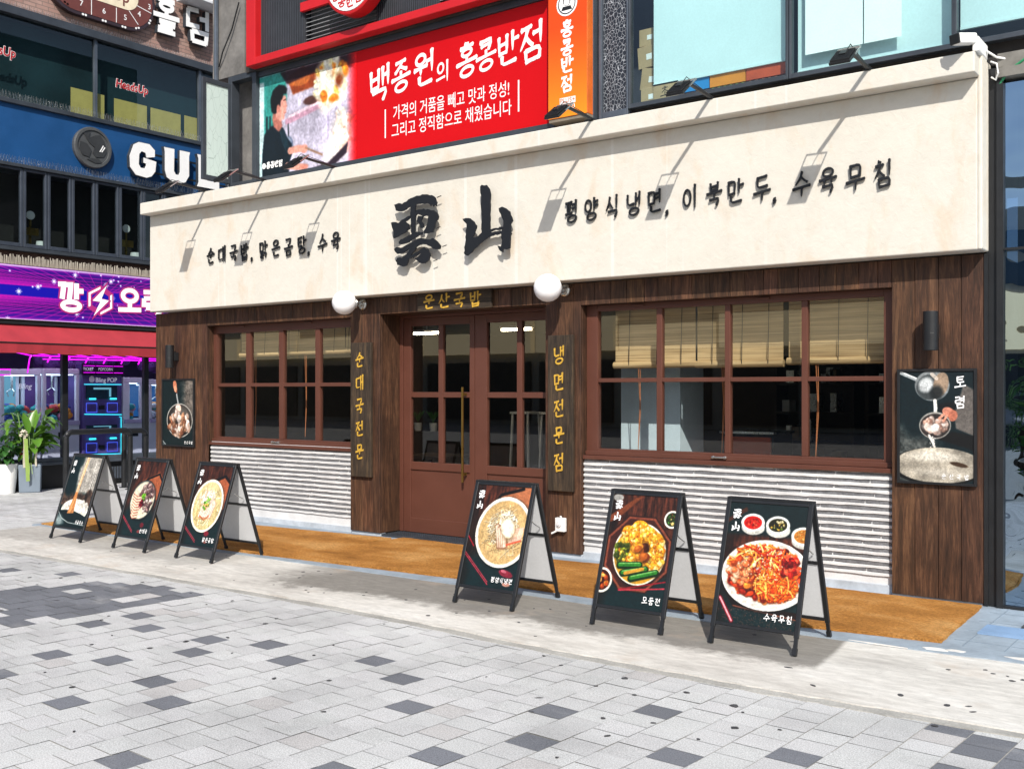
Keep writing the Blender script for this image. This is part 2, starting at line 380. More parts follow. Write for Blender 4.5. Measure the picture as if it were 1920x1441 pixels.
# ------------------------------------------------------------------ materials
def mat_wood(name, dark, mid, light, rough=.62, horiz=False, spec=.35):
    k = Nodes(name)
    sc = (1.1, 14, 14) if horiz else (14, 14, 1.1)
    mp = k.coord(sc); n1 = k.noise(1.6, 8, mp, .65, 1.2); n2 = k.noise(4.5, 6, k.coord((sc[0] * 2, sc[1] * 2, sc[2] * 2)), .7)
    c = k.ramp(n1, [(.28, dark), (.52, mid), (.72, light)])
    c = k.mix(c, k.ramp(n2, [(.3, g(.45)), (.62, g(1.15))]), 1, 'MULTIPLY')
    c = k.mix(c, k.ramp(k.noise(2.2, 3), [(.35, g(.7)), (.7, g(1.2))]), 1, 'MULTIPLY')
    c = k.mix(c, k.attr(), 1, 'MULTIPLY'); k.base(c); k.bump(n2, .5, .006); return k.set(rough, 0, spec)
M_WOOD = mat_wood('dark_stained_wood', (.022, .011, .006), (.074, .033, .017), (.165, .082, .043))
M_BOARD = mat_wood('weathered_board', (.014, .010, .007), (.045, .031, .020), (.11, .07, .036), .7)
M_BOARDH = mat_wood('weathered_board_across', (.014, .010, .007), (.045, .031, .020), (.11, .07, .036), .7, True)

def mat_stucco():
    k = Nodes('cream_stucco')
    c = k.mix((.565, .53, .462, 1), (.625, .60, .542, 1), k.noise(1.6, 5))
    blot = k.ramp(k.noise(2.3, 6, k.coord((1.4, 1.4, .8)), .62, .6), [(.53, g(0)), (.68, g(1))])
    c = k.mix(c, (.56, .44, .32, 1), k.mix(g(0), g(.5), blot))
    c = k.mix(c, k.ramp(k.noise(9, 6, k.coord((1, 1, 1.4)), .7), [(.35, g(.955)), (.6, g(1.01))]), 1, 'MULTIPLY')
    drip = k.ramp(k.noise(1, 2, k.coord((13, 3, .12))), [(.64, g(0)), (.68, g(1))])
    c = k.mix(c, (.72, .71, .69, 1), k.mix(g(0), g(.32), drip))
    tro = k.ramp(k.noise(5, 4, k.coord((3, 1, 5), (0, .7, 0)), .5, 3.5), [(.495, g(1)), (.5, g(.86)), (.506, g(1))])
    c = k.mix(c, tro, 1, 'MULTIPLY'); k.base(c); k.bump(k.noise(14, 7, None, .65, 1), .35, .01); return k.set(.85, 0, .2)
M_STUCCO = mat_stucco()

def mat_concrete():
    k = Nodes('worn_concrete'); sp = k.n('SeparateXYZ'); k.l(k.coord(), sp.inputs[0])
    def sm(v, a, b):
        r = k.n('MapRange', interpolation_type='SMOOTHSTEP'); r.inputs[1].default_value = a; r.inputs[2].default_value = b; k.l(v, r.inputs[0]); return r.outputs[0]
    def ma(op, a, b):
        m = k.n('Math', operation=op)
        for i, v in enumerate((a, b)):
            if hasattr(v, 'links'): k.l(v, m.inputs[i])
            else: m.inputs[i].default_value = v
        return m.outputs[0]
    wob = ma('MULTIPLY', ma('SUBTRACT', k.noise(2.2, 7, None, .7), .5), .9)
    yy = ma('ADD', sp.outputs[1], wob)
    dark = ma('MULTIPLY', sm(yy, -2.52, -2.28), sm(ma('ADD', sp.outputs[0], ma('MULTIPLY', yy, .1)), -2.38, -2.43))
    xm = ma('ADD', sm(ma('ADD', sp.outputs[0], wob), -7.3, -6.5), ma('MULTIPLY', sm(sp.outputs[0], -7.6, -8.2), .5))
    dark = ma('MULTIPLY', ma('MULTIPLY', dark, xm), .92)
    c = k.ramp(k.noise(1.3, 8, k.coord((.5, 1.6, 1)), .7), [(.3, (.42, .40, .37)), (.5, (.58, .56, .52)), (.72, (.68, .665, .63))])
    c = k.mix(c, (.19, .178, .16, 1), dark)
    c = k.mix(c, k.ramp(k.noise(14, 8, k.coord((.5, 1.5, 1)), .75), [(.3, g(.74)), (.62, g(1.05))]), 1, 'MULTIPLY')
    rust = k.ramp(k.noise(1.7, 4, None, .6), [(.58, g(0)), (.74, g(.5))])
    c = k.mix(c, (.42, .33, .25, 1), rust)
    ck = k.ramp(k.noise(3.5, 6, None, .6, 2), [(.497, g(1)), (.5, g(.55)), (.503, g(1))]); c = k.mix(c, ck, .6, 'MULTIPLY')
    spot = k.ramp(k.noise(6, 1), [(.82, g(1)), (.84, g(.25))]); c = k.mix(c, spot, 1, 'MULTIPLY')
    k.base(c); k.bump(k.noise(45, 6), .3, .006); return k.set(.85, 0, .25)
M_CONC = mat_concrete()

def mat_paver():
    k = Nodes('granite_pavers'); c = k.attr()
    c = k.mix(c, k.ramp(k.noise(150, 2, None, .8), [(.32, g(.62)), (.5, g(.98)), (.68, g(1.28))]), 1, 'MULTIPLY')
    c = k.mix(c, k.ramp(k.noise(1.1, 7, None, .62), [(.28, g(.74)), (.5, g(.98)), (.72, g(1.10))]), 1, 'MULTIPLY')
    c = k.mix(c, (.60, .59, .57, 1), k.ramp(k.noise(.75, 5, k.coord((1, 1.7, 1)), .6, .6), [(.58, g(0)), (.76, g(.34))]))
    spot = k.ramp(k.noise(3.4, 1), [(.765, g(1)), (.78, g(.25))]); c = k.mix(c, spot, 1, 'MULTIPLY')
    k.base(c); k.bump(k.noise(120, 3), .25, .003); return k.set(.8, 0, .3)
M_PAVER = mat_paver()
M_GROUT = plain('sand_joint', (.44, .43, .40, 1), .9, var=.35, scale=3, bscale=80, fine=.3)
M_ASPH = plain('ground_far', (.33, .33, .32, 1), .9, var=.25, scale=2)
M_PAINT = plain('blue_grey_floor_paint', (.30, .36, .42, 1), .6, var=.25, scale=4, bump=.15, bscale=30, fine=.15)
M_PEEL = plain('bare_white_patch', (.72, .70, .66, 1), .8)
def mat_coir():
    k = Nodes('coir'); c = k.ramp(k.noise(2.1, 5, k.coord((.7, 1.3, 1)), .6), [(.3, (.33, .14, .033)), (.5, (.52, .235, .06)), (.7, (.66, .36, .125))])
    c = k.mix(c, k.ramp(k.noise(90, 4, k.coord((.45, 1, 1)), .8), [(.3, g(.42)), (.62, g(1.15))]), 1, 'MULTIPLY'); k.base(c)
    k.bump(k.noise(110, 4), 1.0, .02); return k.set(.95, 0, .1)
M_COIR = mat_coir()
M_FRAME = plain('brown_red_paint', (.104, .038, .025, 1), .42, var=.12, scale=3, bump=.03, fine=.05)
M_MORTAR = plain('white_mortar', (.645, .65, .655, 1), .8, var=.16, scale=4, bump=.35, bscale=50)
M_SLATE = plain('grey_brick_strip', (.20, .205, .22, 1), .75, var=.35, scale=12, bump=.5, bscale=60, fine=.35)
M_CURB = plain('grey_blue_curb', (.46, .50, .55, 1), .7, var=.3, scale=6, bump=.2, bscale=40)
M_BLACK = plain('black_powder_coat', (.014, .015, .017, 1), .42, var=.2, bump=.05, bscale=200)
M_DKMETAL = plain('dark_grey_metal', (.055, .065, .080, 1), .45, .3, var=.3, scale=3, bump=.03)
M_GREYMET = plain('grey_aluminium', (.10, .12, .15, 1), .4, .4, var=.25, scale=4)
M_STEEL = plain('brushed_steel', (.62, .62, .60, 1), .28, .9, var=.1)
M_BRASS = plain('brass', (.34, .22, .06, 1), .3, .9, var=.2)
M_WHITE = plain('white_paint', (.80, .80, .79, 1), .5, var=.06)
M_ACRYL = plain('white_acrylic', (.62, .63, .65, 1), .35, var=.05, bump=0)
M_INK = plain('black_letter', (.008, .009, .012, 1), .5, var=.1, bump=.1)
M_GOLD = plain('gold_paint', (.60, .36, .045, 1), .5, var=.25, scale=30, bump=.2)
M_WINK = plain('white_print', (.82, .82, .82, 1), .5, var=.04, bump=0)
M_RED = plain('red_paint', (.50, .010, .014, 1), .42, var=.1, scale=3, bump=.03)
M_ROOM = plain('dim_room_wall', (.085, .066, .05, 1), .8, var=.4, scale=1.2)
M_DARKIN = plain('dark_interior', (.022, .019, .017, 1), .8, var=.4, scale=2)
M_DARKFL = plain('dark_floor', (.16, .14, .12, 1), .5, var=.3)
M_PALEB = plain('pale_blue_wall', (.66, .75, .80, 1), .6, var=.08)
M_GLASS = glass('window_glass', (.84, .88, .88, 1), 1.5, 0, 1.9)
M_GLASSD = glass('tinted_glass', (.58, .66, .66, 1), 1.5, 0, 1.3)
M_MIRROR = glass('mirrored_shop_glass', (.10, .16, .26, 1), 2.6, .01, 2.2, .28, (.62, .80, 1, 1))
M_PANEG = glass('clear_display_glass', (.80, .84, .92, 1), 1.45, 0, .8)
def mat_print(name, rough=.45, em=0):
    k = Nodes(name); a = k.attr(); k.base(a)
    if em: k.l(a, k.b.inputs['Emission Color']); k.b.inputs['Emission Strength'].default_value = em
    return k.set(rough, 0, .35)
M_PRINT = mat_print('printed_sheet', .5)
M_CARD = plain('brown_cardboard', (.43, .30, .17, 1), .8, var=.15, bump=.1)
M_TUBE = emit('lit_tube', (1, .80, .55, 1), 30)

# ------------------------------------------------------------------ the ground
me = MB(); me.quad((-250, -250, -.02), (250, -250, -.02), (250, 250, -.02), (-250, 250, -.02))
structure(me.build('ground', M_ASPH))
th = RAD(-3.4); ca, sa = cos(th), sin(th); TW, TH = .2, .166
def to_xy(a, b): return (a * ca - b * sa, a * sa + b * ca)
def to_ab(x, y): return (x * ca + y * sa, -x * sa + y * ca)
dark_pts = [(-9.16, -3.388), (-8.549, -3.291), (-6.631, -3.85), (-6.466, -4.129), (-6.063, -4.122), (-5.628, -3.947), (-5.98, -4.778), (-5.541, -4.586),
 (-5.297, -4.3), (-4.998, -4.846), (-5.038, -5.241), (-4.616, -5.039), (-5.038, -3.843), (-4.676, -4.025), (-4.226, -3.667), (-3.852, -3.848), (-3.48, -4.23),
 (-2.932, -4.674), (-3.02, -3.839), (-2.433, -3.591), (-2.092, -4.121), (-2.679, -4.389), (-1.664, -3.768), (-1.229, -3.08), (-1.039, -3.137), (-1.06, -3.31),
 (-1.0, -3.47), (-.86, -3.25), (-.86, -3.42), (-1.2, -3.55), (-3.3, -5.1), (-4.1, -5.5), (-2.6, -5.3), (-1.7, -4.9), (-5.9, -5.3), (-13.5, .3), (-14.6, -1.2), (-13.1, -1.9), (-12.4, -.6), (-15.2, -2.4), (-12.2, -2.6)]
dark = set()
for x, y in dark_pts:
    a, b = to_ab(x, y); i = math.floor(a / TW); j = math.floor((b - (TH / 2 if i % 2 else 0)) / TH); dark.add((i, j))
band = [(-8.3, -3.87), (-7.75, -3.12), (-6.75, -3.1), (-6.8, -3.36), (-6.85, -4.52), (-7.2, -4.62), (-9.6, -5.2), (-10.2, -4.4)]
def inside(x, y, P):
    c = False
    for (x0, y0), (x1, y1) in zip(P, P[1:] + P[:1]):
        if (y0 > y) != (y1 > y) and x < (x1 - x0) * (y - y0) / (y1 - y0) + x0: c = not c
    return c
tb = MB(); R_ = random.Random(11); GP = .0019
for i in range(-150, 40):
    for j in range(-75, 60):
        a0 = i * TW; b0 = j * TH + (TH / 2 if i % 2 else 0); x, y = to_xy(a0 + TW / 2, b0 + TH / 2)
        if x < -23 or x > 3.5 or y < -9.5: continue
        if y > -2.7 and (x > -11.6 or y > 9): continue
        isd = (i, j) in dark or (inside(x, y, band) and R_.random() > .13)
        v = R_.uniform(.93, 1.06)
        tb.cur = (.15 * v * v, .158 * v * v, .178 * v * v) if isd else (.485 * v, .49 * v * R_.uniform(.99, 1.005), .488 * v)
        if not isd and R_.random() < .03: tb.cur = (.44, .43, .425)
        z = R_.uniform(-.0012, .0012)
        q = [(a0 + GP, b0 + GP), (a0 + TW - GP, b0 + GP), (a0 + TW - GP, b0 + TH - GP), (a0 + GP, b0 + TH - GP)]
        P = [to_xy(*p) for p in q]; tb.quad(*[(p[0], p[1], z + R_.uniform(-.0008, .0008)) for p in P])
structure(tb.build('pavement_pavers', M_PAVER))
m = MB(); m.quad((-24, -10, -.0035), (4, -10, -.0035), (4, 10, -.0035), (-24, 10, -.0035)); structure(m.build('pavement_bed', M_GROUT))

def wavy(pts, n=12, amp=.02, r=random.Random(5)):
    out = []
    for (x0, y0), (x1, y1) in zip(pts[:-1], pts[1:]):
        for k in range(n): t = k / n; out.append((x0 + (x1 - x0) * t + r.uniform(-amp, amp) * .3, y0 + (y1 - y0) * t + r.uniform(-amp, amp)))
    return out + [pts[-1]]
flat = lambda z: (lambda a, b, d=0: (a, b, z + d))
edge = [(-11.75, -2.93), (-10.36, -2.89), (-7.77, -2.825), (-5.565, -2.815), (-3.73, -2.90), (-2.4, -2.93), (-1.58, -2.90), (.3, -2.84), (4, -2.8)]
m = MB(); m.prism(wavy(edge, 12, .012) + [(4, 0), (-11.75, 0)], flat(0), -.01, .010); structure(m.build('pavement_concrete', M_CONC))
m = MB(); m.prism(wavy([(p[0], p[1] - .075) for p in edge], 12, .015) + [(4, -2.2), (-11.75, -2.2)], flat(0), -.01, .004); structure(m.build('pavement_joint', M_GROUT))
m = MB(); m.prism(wavy([(-11.9, -1.72), (-7.9, -1.70), (-5.4, -1.64), (-3.3, -1.66), (-2.0, -1.62), (-1.28, -1.565), (4, -1.45)], 10, .006) + [(4, 1.4), (-1.7, 1.4), (-1.7, .05), (-11.9, .05)], flat(0), -.01, .016)
structure(m.build('path_painted', M_PAINT))
m = MB()
for cx, cy, rx, ry in ((-1.73, -1.53, .09, .04), (-1.16, -1.47, .20, .05), (-2.05, -1.61, .18, .010), (-2.7, -1.655, .1, .007), (-1.62, -1.50, .06, .03)):
    m.prism([(cx + rx * cos(t * .52) * rnd.uniform(.7, 1.1), cy + ry * sin(t * .52) * rnd.uniform(.7, 1.1)) for t in range(12)], flat(0), .014, .0185)
structure(m.build('pavement_bare_patch', M_PEEL))
m = MB(); r = random.Random(33)
for i in range(130):
    if i < 14: x, y = ((-2.95, -3.18), (-2.55, -3.22), (-2.25, -3.28), (-2.75, -3.42), (-3.0, -3.4), (-2.1, -3.6), (-1.35, -3.0), (-2.05, -2.72), (-1.62, -2.62), (-1.38, -2.66), (-1.55, -1.95), (-1.25, -1.9), (-2.3, -2.45), (-3.9, -2.7))[i]
    else: x, y = r.uniform(-9.5, .5), r.choice((r.uniform(-2.8, -1.8), r.uniform(-4.6, -3.0), r.uniform(-5.6, -3.0)))
    z = .0105 if y > -2.80 else .0022; s_ = r.uniform(.008, .02) * (1.5 if i < 14 else 1); e = r.uniform(.5, 1); a0 = r.uniform(0, 3)
    P = []
    for k in range(9): t_ = k * .698; q = s_ * r.uniform(.75, 1.15); u, v = q * cos(t_), q * e * sin(t_); P.append((x + u * cos(a0) - v * sin(a0), y + u * sin(a0) + v * cos(a0)))
    if -2.97 < y < -2.72: continue
    m.prism(P, flat(z), 0, .0015)
structure(m.build('pavement_gum_stains', plain('trodden_gum', (.06, .06, .065, 1), .8, var=.4)))
m = MB()
for k in range(6): m.box(-1.62 + k * .24, -1.612 + k * .24, -1.35, .0, .015, .0185)
for k in range(4): m.box(-1.7, .2, -1.2 + k * .33, -1.192 + k * .33, .015, .0188)
structure(m.build('path_tile_joints', plain('floor_paint_joint', (.21, .26, .31, 1), .6)))

# ------------------------------------------------------------------ the restaurant
B1 = thing('restaurant_building', 'single storey restaurant front of dark brown planks under a cream plaster fascia', 'restaurant', (-6.8, 2, 0))
X0, X1 = -11.96, -1.79
def planks(m, x0, x1, z0, z1, y0=0, y1=.03, wmin=.11, wmax=.20, r=random.Random(21)):
    x = x0
    while x < x1 - .01:
        w_ = r.uniform(wmin, wmax)
        if x1 - x - w_ < .07: w_ = x1 - x
        v = r.uniform(.84, 1.2); m.cur = (v, v * r.uniform(.93, 1.03), v * r.uniform(.88, 1.05))
        dy = r.uniform(0, .005); m.box(x + .0018, min(x + w_, x1) - .0018, y0 - dy, y1, z0, z1); x += w_
def side_planks(m, x, face, y0, y1, z0, z1):
    v = rnd.uniform(.8, 1.15); m.cur = (v, v, v); m.box(min(x, x + face * .02), max(x, x + face * .02), y0, y1, z0, z1)
m = MB()
planks(m, X0, -10.88, .09, 2.60); planks(m, -10.88, -8.34, 2.405, 2.60); planks(m, -8.34, -7.89, .05, 2.60)
planks(m, -7.89, -5.705, 2.42, 2.60); planks(m, -5.705, -5.30, .06, 2.60); planks(m, -5.30, -2.45, 2.392, 2.60)
planks(m, -2.45, X1, .035, 2.60, wmin=.155, wmax=.175)
side_planks(m, -7.912, 1, .03, .40, .05, 2.44); side_planks(m, -5.705, 1, .03, .40, .05, 2.44)
side_planks(m, -10.902, 1, .03, .2, .94, 2.42); side_planks(m, -8.34, 1, .03, .2, .94, 2.42)
side_planks(m, -5.322, 1, .03, .2, .06, 2.41); side_planks(m, -2.45, 1, .03, .2, .05, 2.41)
m.cur = (.9, .9, .9)
m.box(-7.89, -5.705, .03, .40, 2.42, 2.44); m.box(-10.88, -8.34, .03, .2, 2.405, 2.425); m.box(-5.30, -2.45, .03, .2, 2.392, 2.412)
m.box(X0, X0 + .02, .03, 6, .03, 2.6); m.box(X1 - .02, X1, .03, .3, .035, 2.6)
m.build('wood_cladding', M_WOOD, B1, bevel=.0025, seg=1)
m = MB(); m.box(-11.83, X1, -.18, 0, 2.61, 3.85); m.box(-11.83, X1 + .03, -.02, .10, 2.612, 4.0)
m.box(X1 - .004, X1 + .03, -.18, -.02, 2.611, 4.02)
m.build('fascia', M_STUCCO, B1, bevel=.012, seg=3)
m = MB(); m.box(-11.83, X1 + .012, -.325, 0, 3.852, 4.0); m.build('cornice', M_STUCCO, B1, bevel=.010, seg=3)
m = MB(); m.box(-11.83, X1 + .03, -.01, .30, 4.002, 4.012); m.build('parapet_flashing', M_DKMETAL, B1)
m = MB(); m.box(X1 + .003, -1.665, .02, .08, .02, 3.95); m.box(X1 + .003, -1.76, .0, .02, .02, 2.6); m.build('dark_jamb', M_BLACK, B1)

def cladding(x0, x1, z0, z1, label):
    r = random.Random(int(-x0 * 10)); pitch = .0535; g_ = MB(); wht = MB()
    wht.box(x0, x1, .062, .10, z0 - .0, z1)
    z = z1 - .012; row = 0
    n = int((z1 - z0 - .09) / pitch)
    for i in range(n + 1):
        zt = z1 - .006 - i * pitch; hb = .030
        # white ridge with an uneven edge, above each strip
        xs = [x0 + (x1 - x0) * k / 40 for k in range(41)]; ph = r.uniform(0, 6); lo = [zt - hb + r.uniform(-.003, .003) + .0035 * sin(x_ * 5 + ph) * sin(x_ * 2.3 + ph) for x_ in xs]; hi = [zt + r.uniform(-.002, .002) for _ in xs]
        for k in range(40):
            a, b = k, k + 1; yb = .046
            wht.add([(xs[a], yb, lo[a] + .004), (xs[b], yb, lo[b] + .004), (xs[b], yb, hi[b] - .006), (xs[a], yb, hi[a] - .006), (xs[a], .064, lo[a]), (xs[b], .064, lo[b]), (xs[b], .064, hi[b]), (xs[a], .064, hi[a])],
                    [(0, 1, 2, 3), (4, 5, 1, 0), (3, 2, 6, 7)])
        x = x0 + .012 - r.uniform(0, .4)
        while x < x1 - .02 and i < n:
            L_ = r.uniform(.40, .62); a = max(x, x0 + .006); b = min(x + L_, x1 - .006)
            if b - a > .03:
                c = (zt - hb - .001 + zt - pitch + .001) / 2; hh = .0122 + r.uniform(-.002, .002); t = r.uniform(-.004, .004)
                ns = 6; top = []; bot = []
                for k in range(ns + 1):
                    q = k / ns; e = .72 if k in (0, ns) else 1
                    top.append((a + (b - a) * q, c + t * (q - .5) + hh * e + r.uniform(-.0012, .0012))); bot.append((a + (b - a) * q, c + t * (q - .5) - hh * e + r.uniform(-.0012, .0012)))
                g_.prism(bot + top[::-1], shop(.064), 0, .011 + r.uniform(-.003, .003))
            x += L_ + .012
    o = wht.build('stone_cladding', M_MORTAR, B1); o['label'] = label
    s_ = g_.build('brick_strips', M_SLATE, o); return o
cladding(-10.875, -8.34, .075, .955, 'white and grey strip cladding under the smaller window')
cladding(-5.30, -2.45, .085, .985, 'white and grey strip cladding under the wide window')
for q in ((-10.9, -8.34, .045, .12, .012, .075), (-5.32, -2.45, .045, .12, .012, .085), (-8.34, -7.9, .02, .10, .012, .048), (-5.70, -5.30, .02, .10, .012, .058), (-2.45, -1.8, .02, .1, .012, .034)):
    m = MB(); m.box(*q); m.build('base_curb', M_CURB, B1, bevel=.004)

def window(xs, z0, zs0, zs1, z1, ztop, fx0, fx1, label):
    f = MB(); y0, y1 = .10, .17
    f.box(fx0, xs[0][0], y0, y1, z0 - .045, ztop); f.box(xs[-1][1], fx1, y0, y1, z0 - .045, ztop)
    f.box(xs[0][0], xs[-1][1], y0, y1, z1, ztop); f.box(xs[0][0], xs[-1][1], y0, y1, z0 - .045, z0)
    for (a, b), (c, d) in zip(xs[:-1], xs[1:]): f.box(b, c, y0 + .008, y1 - .004, z0, z1)
    for a, b in xs: f.box(a, b, y0 + .010, y1 - .006, zs0, zs1)
    f.box(fx0 - .0, fx1, .075, .0995, z0 - .062, z0 - .022)
    f.box(fx0, fx1, .03, .0985, z0 - .10, z0 - .064)
    for k in range(2): f.box(fx0 + .5 + k * 1.2, fx0 + .62 + k * 1.2, .085, .0995, ztop - .03, ztop - .012)
    o = f.build('window', M_FRAME, B1, bevel=.004); o['label'] = label
    gl = MB(); gl.quad((xs[0][0], .138, z0), (xs[-1][1], .138, z0), (xs[-1][1], .138, z1), (xs[0][0], .138, z1)); gl.build('pane', M_GLASS, o)
    h = MB(); c = (fx0 + fx1) / 2 - .05; h.bar((c - .07, .055, z0 - .035), (c + .07, .055, z0 - .035), .018, .014); h.box(c - .065, c - .045, .05, .10, z0 - .047, z0 - .023); h.box(c + .045, c + .065, .05, .10, z0 - .047, z0 - .023)
    h.build('handle', M_STEEL, o, bevel=.003); return o
window([(-10.815, -10.266), (-10.185, -9.657), (-9.581, -9.028), (-8.956, -8.43)], 1.015, 1.642, 1.685, 2.31, 2.404, -10.89, -8.34, 'smaller eight pane window left of the door')
window([(-5.182, -4.561), (-4.507, -3.895), (-3.846, -3.211), (-3.161, -2.541)], 1.055, 1.672, 1.71, 2.335, 2.391, -5.30, -2.45, 'wide eight pane window right of the door')

def door(x0, x1, gl, label, hand):
    f = MB(); y0, y1 = .32, .37; zb, zt = .045, 2.385
    f.box(x0, gl[0][0], y0, y1, zb, zt); f.box(gl[-1][1], x1, y0, y1, zb, zt); f.box(gl[0][0], gl[-1][1], y0, y1, 2.30, zt)
    f.box(gl[0][0], gl[-1][1], y0, y1, .73, .815); f.box(gl[0][0], gl[-1][1], y0, y1, zb, .20)
    f.box(gl[0][1], gl[1][0], y0 + .003, y1 - .003, .815, 2.30)
    for a, b in gl: f.box(a, b, y0 + .006, y1 - .006, 1.52, 1.578)
    o = f.build('door', M_FRAME, B1, bevel=.004); o['label'] = label
    k = MB(); k.box(gl[0][0], gl[-1][1], y0 + .016, y1 - .01, .20, .73); k.build('kick_panel', M_FRAME, o)
    p = MB(); p.quad((gl[0][0], .35, .815), (gl[-1][1], .35, .815), (gl[-1][1], .35, 2.30), (gl[0][0], .35, 2.30)); p.build('pane', M_GLASS, o)
    if hand is not None:
        h = MB(); h.box(hand - .010, hand + .010, .248, .268, .63, 1.63); h.box(hand - .01, hand + .01, .27, .32, .70, .73); h.box(hand - .01, hand + .01, .27, .32, 1.54, 1.57)
        h.build('handle', M_BRASS, o, bevel=.003)
door(-7.835, -6.835, [(-7.735, -7.335), (-7.270, -6.900)], 'left glazed leaf of the double door with a brass bar handle', -6.945)
door(-6.828, -5.80, [(-6.670, -6.285), (-6.220, -5.86)], 'right glazed leaf of the double door', None)
m = MB(); m.box(-7.89, -7.84, .31, .40, .045, 2.42); m.box(-5.795, -5.705, .31, .40, .045, 2.42); m.box(-7.84, -5.795, .31, .40, 2.388, 2.42); m.build('door_frame', M_FRAME, B1, bevel=.003)
m = MB(); m.box(-7.885, -5.71, .02, .42, .012, .04); 
for i in range(70):
    for j in range(8): m.box(-7.87 + i * .0308, -7.855 + i * .0308, .04 + j * .034, .055 + j * .034, .04, .0445)
m.build('threshold_plate', M_DKMETAL, B1)
# the dining room behind the glass
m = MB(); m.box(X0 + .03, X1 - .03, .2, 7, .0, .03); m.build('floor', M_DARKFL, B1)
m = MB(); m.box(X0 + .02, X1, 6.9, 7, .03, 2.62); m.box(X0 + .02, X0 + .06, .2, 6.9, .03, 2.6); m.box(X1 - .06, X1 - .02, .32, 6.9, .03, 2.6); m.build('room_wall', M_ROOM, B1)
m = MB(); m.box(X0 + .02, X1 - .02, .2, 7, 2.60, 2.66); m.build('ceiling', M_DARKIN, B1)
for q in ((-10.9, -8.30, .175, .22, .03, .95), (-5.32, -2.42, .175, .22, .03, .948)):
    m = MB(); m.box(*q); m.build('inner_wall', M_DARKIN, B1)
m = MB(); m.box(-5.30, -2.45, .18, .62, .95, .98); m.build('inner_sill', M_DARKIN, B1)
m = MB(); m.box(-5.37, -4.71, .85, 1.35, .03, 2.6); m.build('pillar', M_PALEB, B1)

# roller blinds, each hanging behind its window
def mat_bamboo():
    k = Nodes('bamboo_blind'); n1 = k.noise(1, 3, k.coord((1.2, 1, 90)), .6)
    c = k.ramp(n1, [(.3, (.27, .17, .08)), (.5, (.50, .335, .165)), (.7, (.68, .48, .26))]); c = k.mix(c, k.ramp(k.noise(1, 2, k.coord((.5, .5, 14))), [(.35, g(.75)), (.6, g(1.1))]), 1, 'MULTIPLY'); k.base(c)
    k.bump(n1, .4, .004); return k.set(.7, 0, .25)
M_BAMB = mat_bamboo()
def blind(x0, x1, zb, y, label):
    t = thing('bamboo_blind', label, 'blind', ((x0 + x1) / 2, y, zb), 'bamboo blinds in the windows')
    m = MB(); m.box(x0, x1, y, y + .006, zb, 2.56); m.build('slats', M_BAMB, t)
    r = MB(); r.tube([(x0 - .01 + (x1 - x0 + .02) * k / 6, y - .006, zb + .0) for k in range(7)], .032, 12); r.build('roll', M_BAMB, t, smooth=False)
    for q in (.2, .55, .85): c = MB(); c.tube([(x0 + (x1 - x0) * q, y - .012, 2.5), (x0 + (x1 - x0) * q, y - .040, zb)], .0035, 5); c.build('cord', M_DARKIN, t)
    pl = MB(); xx = x0 + (x1 - x0) * .3; pl.tube([(xx, y - .01, zb), (xx + .012, y, 1.5), (xx - .005, y, 1.04)], .0035, 5); pl.tube([(xx + .016, y, zb), (xx + .02, y, 1.4), (xx - .005, y, 1.04)], .0035, 5); pl.build('pull_cord', plain('orange_cord', (.5, .17, .06, 1), .7), t)
blind(-5.14, -4.30, 1.835, .36, 'bamboo blind at the left end of the wide window')
blind(-4.28, -3.47, 1.83, .36, 'bamboo blind in the middle of the wide window')
blind(-3.42, -2.62, 1.845, .36, 'bamboo blind at the right end of the wide window')
blind(-10.66, -9.78, 2.045, .36, 'bamboo blind at the left of the smaller window')
blind(-9.76, -8.80, 2.055, .36, 'bamboo blind in the middle of the smaller window')
blind(-8.78, -8.42, 2.06, .36, 'narrow bamboo blind at the right of the smaller window')
# lamps on the dining room ceiling
for i, (x, y, l) in enumerate(((-9.42, 2.5, 'lit ceiling tube seen through the left door leaf'), (-7.9, 2.5, 'lit ceiling tube seen through the right door leaf'))):
    t = thing('tube_lamp', l, 'ceiling lamp', (x, y, 2.40), 'tube lamps in the dining room')
    m = MB(); m.box(x - .22, x + .22, y - .03, y + .03, 2.36, 2.39); m.build('tube', M_TUBE, t); m = MB(); m.box(x - .24, x + .24, y - .05, y + .05, 2.39, 2.42); m.box(x - .005, x + .005, y - .005, y + .005, 2.42, 2.6); m.build('housing', M_WHITE, t)
# some of the furniture seen through the panes
def table(x, y, label):
    t = thing('dining_table', label, 'table', (x, y, .03), 'tables in the dining room')
    m = MB(); m.box(x - .4, x + .4, y - .35, y + .35, .72, .75); m.build('table_top', M_BOARDH, t)
    for a in (-.34, .34):
        for b in (-.29, .29): q = MB(); q.box(x + a - .02, x + a + .02, y + b - .02, y + b + .02, .03, .72); q.build('leg', M_BLACK, t)
table(-9.0, 2.2, 'dark dining table behind the smaller window'); table(-7.2, 3.2, 'dark dining table seen through the door'); table(-3.7, 2.8, 'dark dining table behind the wide window')
t = thing('serving_counter', 'red fronted serving counter behind the wide window', 'counter', (-4.3, 1.8, .03))
m = MB(); m.box(-4.62, -4.08, 1.62, 2.1, .03, 1.16); m.build('body', M_DARKIN, t); m = MB(); m.box(-4.60, -4.10, 1.59, 1.618, .15, 1.13); m.build('front_panel', plain('red_panel', (.55, .085, .02, 1), .5), t); m = MB(); m.box(-4.64, -4.06, 1.57, 2.12, 1.162, 1.185); m.build('worktop', M_STEEL, t)
